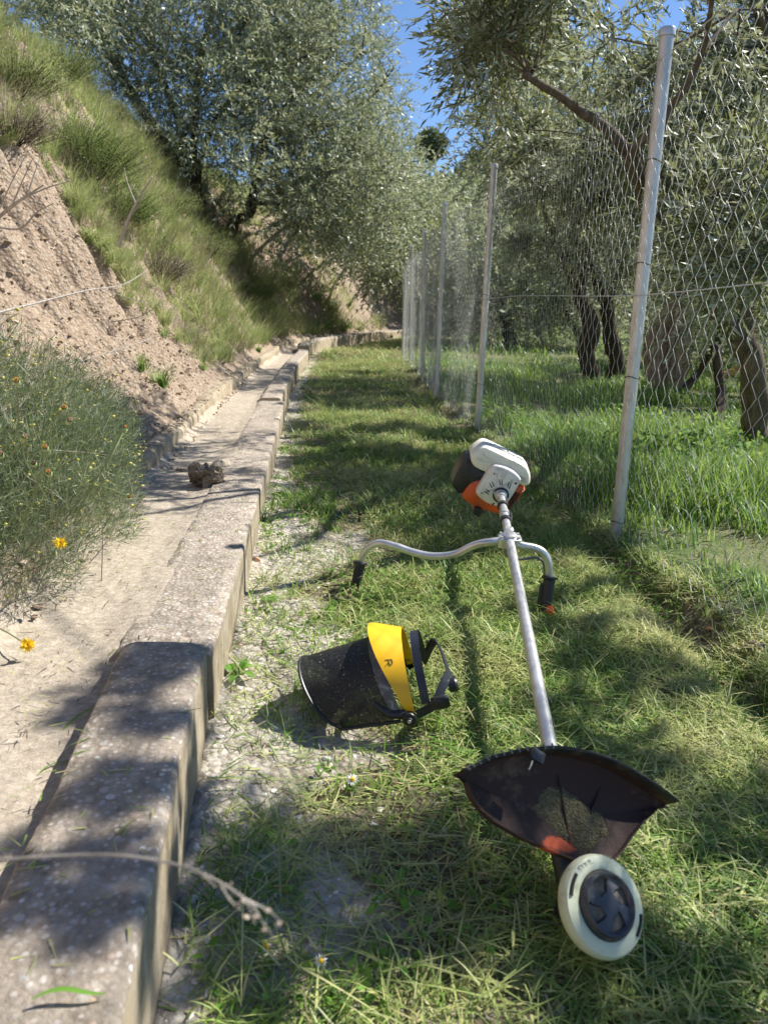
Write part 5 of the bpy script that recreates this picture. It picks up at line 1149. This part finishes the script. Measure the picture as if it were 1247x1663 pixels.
# ------------------------------------------------------------------ olive trees
def tree(name, label, limbs, crown, nsh, nl, lL, lW, seed, mat, bark='bark', sh=.30, droop=.25, group=None, cr_=.28, twr=.0022, base=None, cat='olive tree', csc=None):
    """limbs: list of (points, r0, r1); crown: Nx3 cluster centres; every cluster is joined to the nearest wood by a thin branch"""
    q = np.random.default_rng(seed); base = Vector(base if base is not None else limbs[0][0][0]); root = empty(name, tuple(base), label, cat, group)
    tr, bl, br = MB(), MB(), MB(); nodes = []
    for pts, r0, r1 in limbs:
        P = smoothpts(pts, 7); k = len(P); wob = np.stack([fbm(np.linspace(0, 3, k), np.full(k, i * 7.7 + seed), seed) for i in range(3)], 1) * r0 * 1.2
        P = P + wob * np.sin(np.linspace(0, math.pi, k))[:, None]; rad = np.linspace(r0, r1, k) * (1 + .28 * fbm(np.linspace(0, 6, k), np.zeros(k), seed + 2)); tr.tube(P, rad, 12 if r0 > .03 else 7)
        nodes.append(np.column_stack([P, rad]))
    N = np.concatenate(nodes); N = N[N[:, 2] > base.z + .3] if (N[:, 2] > base.z + .3).any() else N
    C = np.asarray(crown, float); csc = np.ones(len(C)) if csc is None else np.asarray(csc, float); d0 = np.array([((N[:, :3] - c) ** 2).sum(1).min() for c in C]); oo = np.argsort(d0); C = C[oo]; csc = csc[oo]
    XYZ = N[:, :3].copy(); RAD = N[:, 3].copy()
    for c in C:
        d = np.sqrt(((XYZ - c) ** 2).sum(1)); pen = d + .35 * np.clip(XYZ[:, 2] - c[2], 0, None) + np.where(RAD < .006, .25, 0); i = int(np.argmin(pen)); a = XYZ[i]; L = d[i]
        if L < .02: continue
        r0 = min(RAD[i] * .75, .006 + L * .013); mid = (a + c) / 2 + q.normal(size=3) * L * .10 + np.array([0, 0, .10 * L]); P = smoothpts([a, mid, c], 5); rad = np.linspace(r0, .0035, len(P)); br.tube(P, rad, 5, False)
        XYZ = np.concatenate([XYZ, P[2:]]); RAD = np.concatenate([RAD, rad[2:]])
    # shoots
    i = np.repeat(np.arange(len(C)), nsh); n = len(i); o = q.normal(size=(n, 3)); o /= np.linalg.norm(o, axis=1)[:, None]; o[:, 2] = o[:, 2] * .8 + .12
    k_ = csc[i]; S = C[i] + o * (cr_ * k_)[:, None] * q.random(n)[:, None] ** .7 * .8; D = o + q.normal(size=(n, 3)) * .5
    twigs(bl, br, S, D, sh * k_ * (.6 + .8 * q.random(n)), nl, lL, lW, q, droop, twr)
    tr.build('trunk', MAT[bark], root, sharp=None); br.build('branches', MAT[bark], root, sharp=None); bl.build('crown', MAT[mat], root, sharp=None)
    return root
def clusters_px(poly, n, Yf, seed, reject=None, thick=0, mind=0):
    """cluster centres filling the volume behind an outline, at depths Yf(px,py,rng)"""
    q = np.random.default_rng(seed); out = []; xs = [p[0] for p in poly]; ys = [p[1] for p in poly]; tries = 0
    while len(out) < n and tries < n * 60:
        tries += 1; px, py = q.uniform(min(xs), max(xs)), q.uniform(min(ys), max(ys))
        if not inpoly([px], [py], poly)[0]: continue
        P = at(px, py, Yf(px, py, q))
        if reject and reject(P): continue
        if mind and out and min((P - o).length for o in out) < mind: continue
        out.append(P)
    print('CL', seed, len(out), n)
    return np.array([tuple(p) for p in out]).reshape(-1, 3)
SUNLIT = [[(270, 740), (420, 600), (500, 560), (480, 660), (480, 800), (700, 800), (800, 1010), (800, 1180), (560, 1180), (335, 1270), (320, 1040), (60, 1060), (190, 860)],
          [(490, 600), (640, 600), (700, 660), (480, 645)]]
SUNLIT_BANK = [[(400, 400), (470, 380), (645, 420), (645, 545), (430, 600), (340, 560), (60, 230), (0, 200), (150, 230), (280, 360)]]
def land(Ps):
    """where points cast their shadow on the ground or the bank"""
    Ps = np.atleast_2d(np.asarray(Ps, float)); n = len(Ps); ks = np.linspace(.04, 1, 26)
    L = (Ps[:, 2] - .05) / sunv.z; Q = Ps[:, None] - (L[:, None] * ks)[..., None] * np.array(tuple(sunv)); bb = Q[..., 2] < H(Q[..., 0], Q[..., 1]) + .03
    i = np.where(bb.any(1), bb.argmax(1), 25); return Q[np.arange(n), i]
def shadow_px(P, zg=.06):
    q = land([tuple(P)])[0]; px, py, f = proj([q]); return float(px[0]), float(py[0]), q
def spoils(P, r=.16):
    """would this cluster shade ground the sun must reach?"""
    Q = land(np.array(tuple(P)) + np.array([(0, 0, 0), (r, 0, 0), (-r, 0, 0), (0, r, 0), (0, -r, 0)])); px, py, f = proj(Q); ok = Q[:, 1] > .4
    return any((inpoly(px, py, s_) & ok).any() for s_ in SUNLIT + SUNLIT_BANK)
# tree A: just beyond the nearest post, its forked trunk at the right edge
random.seed(4); tb = gp(1245, 735)
lA = [([tb - Vector((0, 0, .1)), at(1240, 690, tb.y), at(1222, 600, tb.y - .05), at(1200, 545, tb.y - .1)], .105, .085),
      ([at(1200, 545, tb.y - .1), at(1165, 510, tb.y - .2), at(1140, 450, tb.y - .3), at(1112, 395, tb.y - .4), at(1060, 350, tb.y - .55), at(1040, 290, 3.9), at(1000, 235, 3.75), at(925, 165, 3.6), at(850, 120, 3.5)], .072, .014),
      ([at(1205, 550, tb.y - .1), at(1212, 480, tb.y - .1), at(1215, 420, tb.y - .1), at(1240, 350, tb.y - .1), at(1260, 250, tb.y - .2), at(1250, 120, tb.y - .3), at(1235, -40, tb.y - .4)], .07, .02),
      ([at(1060, 350, tb.y - .55), at(1030, 260, 3.75), at(1090, 180, 3.6), at(1140, 90, 3.5), at(1160, -50, 3.3)], .028, .010),
      ([at(1140, 450, tb.y - .3), at(1180, 380, 3.9), at(1190, 330, 3.7)], .022, .008),
      ([at(1250, 120, tb.y - .3), at(1200, -150, 3.9), at(1120, -420, 3.5)], .03, .012)]
pA1 = [(768, 0), (840, -60), (1247, -80), (1300, 80), (1300, 430), (1190, 440), (1120, 360), (1060, 280), (960, 250), (860, 225), (815, 215), (795, 150), (772, 90)]
cA = clusters_px(pA1, 105, lambda x, y, q: q.uniform(3.2, 5.6), 1, lambda P: spoils(P, .05) and random.random() > .10, mind=.14)
cA2 = clusters_px([(1080, 60), (1300, 60), (1300, 470), (1180, 470), (1100, 380), (1050, 200)], 46, lambda x, y, q: q.uniform(3.0, 4.6), 2, spoils, mind=.12)
cA3 = clusters_px([(800, -40), (900, -60), (960, 240), (810, 215), (792, 150), (775, 60)], 42, lambda x, y, q: q.uniform(3.6, 4.8), 8, lambda P: spoils(P, .10), mind=.1)
# its upper crown, above the frame: it throws the dappled shade on the foreground
q = np.random.default_rng(9); up = []; us = []
SPOTS = [(180, 1272, .34), (122, 1402, .34), (262, 1291, .28), (232, 1462, .3), (288, 1152, .28), (212, 1102, .34), (270, 1062, .3), (240, 1052, .5), (300, 1095, .35), (195, 1130, .45), (262, 1150, .35), (285, 1205, .3), (190, 1200, .35), (240, 1235, .3), (60, 1300, .5), (10, 1370, .5), (120, 1330, .35), (215, 1390, .45), (90, 1440, .45), (170, 1480, .3), (300, 1320, .55), (330, 1370, .4), (470, 1310, .5), (445, 1400, .55), (500, 1470, .5), (600, 1360, .5), (690, 1340, .55),
         (770, 1330, .45), (830, 1430, .4), (1080, 1590, .5), (1160, 1560, .5), (1220, 1330, .5), (960, 1130, .45), (1050, 1190, .35), (980, 1040, .5), (1080, 1080, .4),
         (880, 960, .4), (1130, 990, .5), (1210, 1080, .4), (940, 1000, .35), (1240, 1250, .5), (100, 1200, .0), (650, 1420, .35), (330, 1260, .2), (1010, 930, .4)]
for sx, sy, sc_ in SPOTS:
    if sc_ <= 0: continue
    if sy > 1030 and sx < 330 and (sx * 7 + sy) % 5 == 0: continue
    g_ = atz(sx, sy, .17 if sx < 300 - (sy - 1050) * .16 and sy > 1030 else .04)
    for tr_ in range(30):
        z = q.uniform(1.75, 3.2); P = g_ + sunv * ((z - g_.z) / sunv.z); px, py, f = proj([tuple(P)])
        if py[0] < -60 or px[0] > 1290 or (px[0] > 1080 and py[0] < 420): up += [tuple(P)] * 2; us += [sc_ * (.52 if sx < 330 else .8)] * 2; break
print('UP', len(up))
nvis = len(cA) + len(cA2) + len(cA3)
cA = np.concatenate([cA, cA2, cA3, np.array(up).reshape(-1, 3)])
tree('olive_tree', 'olive tree with a forked trunk at the right edge, its branches overhanging the fence', lA, cA, 10, 9, .056, .0125, 1, 'olive', 'bark', .24, .25, cr_=.17, csc=[1.0] * nvis + us)
# tree B: behind the second span; its low crown shades the path beyond the machine
bB = gp(1000, 618); bandpx = [[(470, 690), (600, 670), (770, 690), (770, 720), (740, 800), (560, 780), (480, 730)], [(500, 640), (640, 640), (700, 655), (560, 662)], [(560, 590), (680, 590), (680, 612), (560, 606)], [(820, 860), (1000, 880), (1247, 980), (1200, 1040), (960, 960)]]
q = np.random.default_rng(19); sh = []
for sx, sy in [(480, 690), (505, 702), (545, 716), (590, 735), (640, 748), (690, 748), (730, 722), (762, 703), (520, 745), (560, 770), (610, 785), (665, 785), (715, 775), (700, 705), (640, 695), (600, 700), (545, 660), (515, 652), (590, 668), (630, 662), (560, 600), (600, 603), (650, 600), (675, 604), (600, 632), (650, 640), (690, 655), (740, 680), (460, 672), (780, 760), (900, 880), (960, 900)]:
    g_ = atz(sx, sy, float(H(*atz(sx, sy, .04).xy)))
    for tr_ in range(40):
        z = q.uniform(1.5, 2.9); P = g_ + sunv * ((z - g_.z) / sunv.z); px, py, f = proj([tuple(P)])
        if px[0] > 800 and P.x > xf(P.y) - .1:
            for _ in range(5): sh.append(tuple(P + Vector(q.normal(size=3) * .05)))
            break
def mk(bp_, label, px, tops, poly, Y0, Y1, n, seed, r=.10, mat='olivefar', bark='barkd', lL=.075, lW=.020, nsh=11, nl=7, extra=None, chk=True, cr_=.26, sh_=.34, mind=.2, csc_extra=.42):
    limbs = []; Yb_ = bp_.y
    fork = at(px[0], px[1], Yb_); limbs.append(([bp_ - Vector((0, 0, .15)), (bp_ + fork) / 2 + Vector((.03, 0, 0)), fork], r, r * .8))
    for k, tp in enumerate(tops):
        pts = [fork] + [at(x, y, Yb_ + dy) for x, y, dy in tp]; limbs.append((pts, r * .62, r * .14))
    c = clusters_px(poly, n, lambda x, y, q: q.uniform(Y0, Y1), seed, (lambda P: spoils(P, .1)) if chk else None, mind=mind)
    nc = len(c); sc_ = None
    if extra is not None and len(extra): c = np.concatenate([c, np.array(extra)]); sc_ = [1.0] * nc + [csc_extra] * len(extra)
    return tree('olive_tree', label, limbs, c, nsh, nl, lL, lW, seed, mat, bark, sh_, .2, cr_=cr_, twr=.003, base=tuple(bp_), csc=sc_)
mk(bB, 'dark-trunked olive tree behind the nearest fence post', (985, 500), [[(950, 420, -.3), (900, 330, -.6), (820, 270, -.8)], [(1010, 420, .2), (1040, 320, .3), (1010, 220, .5)], [(960, 440, 0), (900, 400, 0), (850, 380, .3)]],
   [(815, 250), (900, 230), (1050, 260), (1110, 330), (1120, 440), (1040, 470), (960, 450), (860, 440), (825, 360)], bB.y - 1.9, bB.y + .6, 75, 2, .12, 'olive', lL=.062, lW=.015, extra=sh, nsh=12, nl=8, cr_=.22)
bC = gp(880, 545)
mk(bC, 'olive tree with a slanting dark trunk in the middle of the orchard', (862, 470), [[(840, 400, 0), (800, 330, -.3), (780, 290, -.3)], [(900, 410, .3), (930, 330, .5), (940, 250, .6)], [(855, 430, -.6), (830, 380, -1)]],
   [(765, 350), (830, 290), (890, 240), (1000, 230), (1060, 330), (1030, 470), (930, 500), (840, 500), (770, 470), (750, 400)], bC.y - 2, bC.y + 1.6, 150, 3, .13, chk=False, mind=.18, lL=.085, lW=.024, cr_=.34, sh_=.4)
bD = gp(945, 570)
mk(bD, 'olive tree with a leaning trunk to the left of the nearest post', (930, 520), [[(955, 470, 0), (990, 400, .2), (1000, 320, .3)], [(900, 480, .3), (880, 400, .4), (890, 300, .4)]],
   [(860, 340), (960, 280), (1060, 300), (1100, 400), (1060, 500), (960, 480), (880, 480)], bD.y - .8, bD.y + 1.8, 100, 4, .11, chk=False, mind=.16, lL=.085, lW=.022, cr_=.32)
bE = Vector((1.05 * 3.2, 14.5, .2)); bE = gp(835, 530)
mk(bE, 'far olive tree with a thick dark trunk beyond the second span', (830, 480), [[(800, 420, 0), (770, 350, .2)], [(850, 400, .3), (870, 320, .4)]],
   [(740, 380), (800, 330), (870, 290), (930, 300), (960, 440), (900, 525), (780, 520), (730, 490)], bE.y - 2, bE.y + 3, 150, 5, .2, lL=.12, lW=.034, cr_=.5, sh_=.55, chk=False, mind=.3)
bF = gp(1130, 548) if gp(1130, 548).y < 40 else Vector((6.2, 14, .1))
mk(Vector((6.6, 15, .1)), 'far olive tree half hidden behind the forked trunk', (1150, 490), [[(1120, 420, 0), (1100, 350, .2)], [(1200, 420, .3), (1230, 350, .4)]],
   [(1020, 400), (1080, 300), (1260, 300), (1330, 400), (1300, 580), (1180, 575), (1080, 570), (1010, 540)], 11.5, 17, 190, 6, .2, lL=.11, lW=.032, cr_=.5, sh_=.5, chk=False, mind=.3)
mk(Vector((3.3, 21, .3)), 'hazy olive tree above the far fence posts', (790, 470), [[(760, 420, 0), (730, 380, .2)], [(800, 400, .3), (810, 320, .4)]],
   [(700, 420), (730, 385), (780, 350), (860, 320), (1000, 330), (1010, 535), (760, 530), (705, 490)], 19, 25, 230, 7, .2, lL=.17, lW=.048, cr_=.7, sh_=.8, chk=False, mind=.4)
mk(Vector((2.7, 10.2, .05)), 'tall olive tree behind the overhanging branch, its crown filling the gap above the second span', (940, 480), [[(900, 380, 0), (870, 260, -.2), (850, 150, -.3)], [(960, 380, .2), (980, 260, .3), (940, 150, .3)]],
   [(765, 130), (860, 60), (960, 80), (1060, 240), (1000, 320), (850, 330), (780, 290)], 8.2, 11.2, 120, 71, .12, lL=.075, lW=.021, cr_=.34, sh_=.4, chk=False, mind=.2)
# crowns that close the view on the right: an older tree right behind tree A
mk(Vector((6.8, 9.4, .0)), 'olive tree filling the view at the right edge behind the forked trunk', (1330, 520), [[(1250, 430, 0), (1200, 350, .2), (1170, 250, .3)], [(1350, 400, .3), (1330, 250, .4)], [(1260, 480, .1), (1190, 470, .2)]],
   [(1080, 200), (1150, 120), (1300, 60), (1420, 200), (1400, 590), (1220, 600), (1130, 560), (1090, 420)], 7.4, 10.5, 170, 8, .16, lL=.075, lW=.021, cr_=.34, mind=.2)
# left side: the big many-limbed olive on the bank
bL = gp(318, 338); y0 = bL.y
limbsL = [([bL - Vector((0, 0, .3)), at(312, 318, y0), at(300, 285, y0)], .20, .16),
          ([at(303, 300, y0), at(265, 235, y0), at(215, 160, y0 - .2), at(185, 105, y0 - .3), at(160, 60, y0 - .4), at(135, -20, y0 - .5), at(110, -120, y0 - .5)], .12, .04),
          ([at(303, 290, y0), at(288, 200, y0 + .1), at(262, 130, y0 + .1), at(240, 60, y0), at(240, -60, y0)], .10, .03),
          ([at(310, 290, y0), at(315, 200, y0 + .2), at(322, 110, y0 + .3), at(345, 20, y0 + .3), at(350, -100, y0 + .3)], .10, .03),
          ([at(318, 318, y0), at(330, 240, y0 - .2), at(375, 160, y0 - .4), at(440, 120, y0 - .6), at(500, 90, y0 - .8)], .07, .02)]
pL1 = [(60, -80), (470, -80), (520, 40), (520, 200), (470, 260), (430, 330), (360, 345), (345, 250), (290, 240), (230, 210), (190, 150), (130, 110), (80, 40)]
def nobank(P):
    return P.z < float(H(P.x, P.y)) + .25 or False
def spoilsL(P):
    k = P.z / sunv.z; px, py, q_ = shadow_px(P, .1); return False
cL = clusters_px(pL1, 230, lambda x, y, q: q.uniform(y0 - 1.3, y0 + 1.5), 31, nobank, mind=.2)
tree('olive_tree', 'large dark many-limbed olive tree growing on the bank at left', limbsL, cL, 16, 9, .062, .0165, 31, 'olivedark', 'barkd', .34, .2, cr_=.27, twr=.003, base=tuple(bL))
bM = gp(372, 385); y1 = bM.y
limbsM = [([bM - Vector((0, 0, .3)), at(378, 368, y1), at(402, 345, y1), at(420, 300, y1)], .12, .09),
          ([at(402, 345, y1), at(420, 270, y1 + .1), at(440, 200, y1 + .2), at(520, 110, y1 + .3), at(560, 20, y1 + .4)], .075, .02),
          ([at(420, 300, y1), at(470, 240, y1 - .1), at(540, 200, y1 - .2), at(600, 160, y1 - .3), at(640, 110, y1 - .3)], .06, .015),
          ([at(410, 330, y1), at(480, 330, y1 + .3), at(540, 330, y1 + .6)], .05, .015)]
pM1 = [(400, 60), (470, 10), (560, -60), (605, -60), (615, 25), (615, 60), (640, 90), (648, 160), (655, 230), (665, 330), (620, 400), (560, 385), (480, 380), (430, 360), (420, 260)]
cM = clusters_px(pM1, 230, lambda x, y, q: q.uniform(y1 - 1.0, y1 + 2.4), 32, nobank, mind=.22)
tree('olive_tree', 'grey-green olive tree leaning right from the bank beside the large one', limbsM, cM, 15, 9, .070, .018, 32, 'olivefar', 'barkd', .36, .2, cr_=.30, twr=.003, base=tuple(bM))
def far_tree(label, bpt, poly, Y0, Y1, n, seed, lL, lW, cr_, mat='olivefar', r=.16):
    c = clusters_px(poly, n, lambda x, y, q: q.uniform(Y0, Y1), seed, lambda P: P.z < float(H(P.x, P.y)) + .2, mind=cr_ * .6); ce = c.mean(0); bpt = Vector(bpt)
    f = bpt + Vector((0, 0, .9)); T = [Vector(tuple(ce + np.array([dx, 0, dz]))) for dx, dz in ((-1, .8), (.2, 1.2), (1, .5))]
    limbs = [([bpt - Vector((0, 0, .3)), bpt + Vector((.05, 0, .4)), f], r, r * .75)] + [([f, (f + t) / 2 + Vector((0, 0, .3)), t], r * .5, r * .12) for t in T]
    tree('olive_tree', label, limbs, c, 12, 7, lL, lW, seed, mat, 'barkd', cr_ * 1.2, .2, cr_=cr_, twr=.004, base=tuple(bpt))
def onb(px, py, dY=0):
    p = hit(px, py); return (p.x, p.y + dY, float(H(p.x, p.y + dY)))
far_tree('shady olive tree behind the feathery bushes of the far bank', onb(520, 385, 1.2), [(430, 300), (560, 230), (640, 260), (660, 400), (640, 455), (560, 430), (470, 400)], 13.5, 16.5, 95, 41, .10, .028, .42, 'olivedark')
far_tree('olive tree overhanging the end of the path where the fence vanishes', onb(625, 440, 1.0), [(560, 265), (640, 270), (680, 285), (705, 330), (705, 395), (672, 410), (640, 480), (600, 450), (560, 400)], 18.5, 23, 120, 42, .14, .040, .6, 'olivefar')
far_tree('sunny grey-green olive tree at the head of the valley', (2.2, 30, float(H(2.2, 30))), [(650, 330), (700, 330), (760, 335), (850, 335), (850, 460), (720, 470), (660, 420)], 28, 33, 120, 43, .2, .06, .95, 'olivefar', .2)
far_tree('bushy olive tree at the top left behind the bank', onb(95, 70, 2.0) if hit(95, 70).y < 30 else (-6, 11, float(H(-6, 11))), [(-60, -60), (150, -80), (170, 60), (120, 85), (50, 40), (-60, 40)], 11.5, 14, 45, 44, .10, .028, .42, 'olivedark')
for i, (lb, px0, dY, pl, ya, yb_, n_) in enumerate([
    ('dense olive tree in the second row on the bank, behind the large dark one', (230, 190), 5.0, [(150, -80), (420, -80), (440, 120), (400, 300), (300, 250), (220, 200), (160, 100)], 13, 16, 110),
    ('dense olive tree in the second row on the bank, behind the right-leaning one', (430, 330), 5.0, [(400, -80), (565, -80), (600, 60), (625, 250), (600, 330), (470, 340), (400, 200)], 14.5, 18, 120)]):
    p_ = hit(*px0); p_ = (p_.x - 1.2, p_.y + dY, float(H(p_.x - 1.2, p_.y + dY))); far_tree(lb, p_, pl, ya, yb_, n_, 50 + i, .10, .03, .46, 'olivedark')
# ------------------------------------------------------------------ old stump, fallen limbs
ps = gp(1078, 642); q = np.random.default_rng(4)
b = MB(); nu, nv = 60, 50; V = []
for i in range(nv + 1):
    t = i / nv
    for k in range(nu):
        th = 2 * math.pi * k / nu; rr = .135 * (.85 - .1 * t + .55 * math.sin(min(1, t * 1.15) * math.pi) ** 2 - 1.9 * max(0, t - .8)); n1_ = float(fbm(math.cos(th) * 1.9 + 3 + t, math.sin(th) * 1.9 + t * 3.0, 5)); rr *= 1 + 1.3 * n1_ - 2.4 * max(0, float(fbm(math.cos(th) * 3.5, math.sin(th) * 3.5 + t * 5, 6)) - .18) + .55 * float(fbm(math.cos(th) * 8, math.sin(th) * 8 + t * 14, 7))
        V.append((ps.x + math.cos(th) * rr + .05 * t, ps.y + math.sin(th) * rr * .8, ps.z - .1 + 1.32 * t + .04 * math.sin(th * 3)))
b.add(V + [(ps.x + .05, ps.y, ps.z + 1.2)], [(i * nu + k, i * nu + (k + 1) % nu, (i + 1) * nu + (k + 1) % nu, (i + 1) * nu + k) for i in range(nv) for k in range(nu)], [((nv + 1) * nu, nv * nu + k, nv * nu + (k + 1) % nu) for k in range(nu)])
tag(b.build('old_tree_stump', MAT['stump'], origin=tuple(ps), sharp=60), 'tall gnarled pale brown stump of an old olive behind the nearest post', 'stump')
branch('dark fallen limb slanting up to the forked olive trunk', [gp(1085, 652, .0), at(1120, 622, ps.y - .3), at(1160, 560, ps.y - .5), at(1175, 520, ps.y - .6)], .055, .035, 'barkd', name='fallen_limb', cat='limb')
branch('freshly split orange-brown log lying in the grass under the forked trunk', [gp(1158, 620, .06), at(1185, 606, hit(1158, 620).y), at(1215, 588, hit(1158, 620).y)], .05, .07, 'raw', name='split_log', cat='log')
b3 = gp(1222, 700)
branch('thin dark trunk standing just left of the forked olive trunk', [gp(1165, 690, -.05), at(1170, 640, b3.y + .6), at(1160, 560, b3.y + .7)], .05, .04, 'barkd', name='dead_tree', cat='dead tree')
# ------------------------------------------------------------------ hill scrub and the dark evergreen on the ridge
b = MB(); q = np.random.default_rng(8); n = 2600; Y = 40 + 85 * q.random(n); x = -14 + 95 * q.random(n) * (Y / 125) + 0; z = H(x, Y)
m_ = 26; sz = np.repeat((.35 + .8 * q.random(n) ** 2) * (Y / 60), m_); o = q.normal(size=(n * m_, 3)); o[:, 2] = abs(o[:, 2]) * .7
C = np.repeat(np.stack([x, Y, z], 1), m_, 0) + o * sz[:, None] * .55; leaves(b, C, o + q.normal(size=o.shape) * .4, sz * .55, sz * .28, q)
tag(b.build('hill_scrub', MAT['scrub'], sharp=None), 'low grey-green scrub covering the far hillside', 'scrub', kind='stuff')
def ridge_tree(label, px, py, Y, r, seed):
    P = at(px, py, Y); z0 = float(H(P.x, P.y)); q = np.random.default_rng(seed); bl, tr = MB(), MB(); root = empty('evergreen_tree', (P.x, P.y, z0), label, 'tree'); n = 2600
    o = q.normal(size=(n, 3)); o /= np.linalg.norm(o, axis=1)[:, None]; lob = 1 + .35 * fbm(o[:, 0] * 2, o[:, 2] * 2 + o[:, 1], seed); C = np.array(tuple(P)) + o * (r * lob * q.random(n) ** .4)[:, None]
    leaves(bl, C, o + q.normal(size=(n, 3)) * .6, r * .18, r * .10, q); tr.tube([(P.x, P.y, z0 - .5), (P.x, P.y, P.z)], [r * .1, r * .05], 8)
    tr.build('trunk', MAT['barkd'], root); bl.build('crown', MAT['bush'], root, sharp=None)
ridge_tree('dark round evergreen tree on the skyline in the gap of sky', 700, 236, 75, 1.45, 1)
ridge_tree('smaller dark evergreen below the skyline beside the overhanging olive', 775, 268, 62, 1.1, 2)
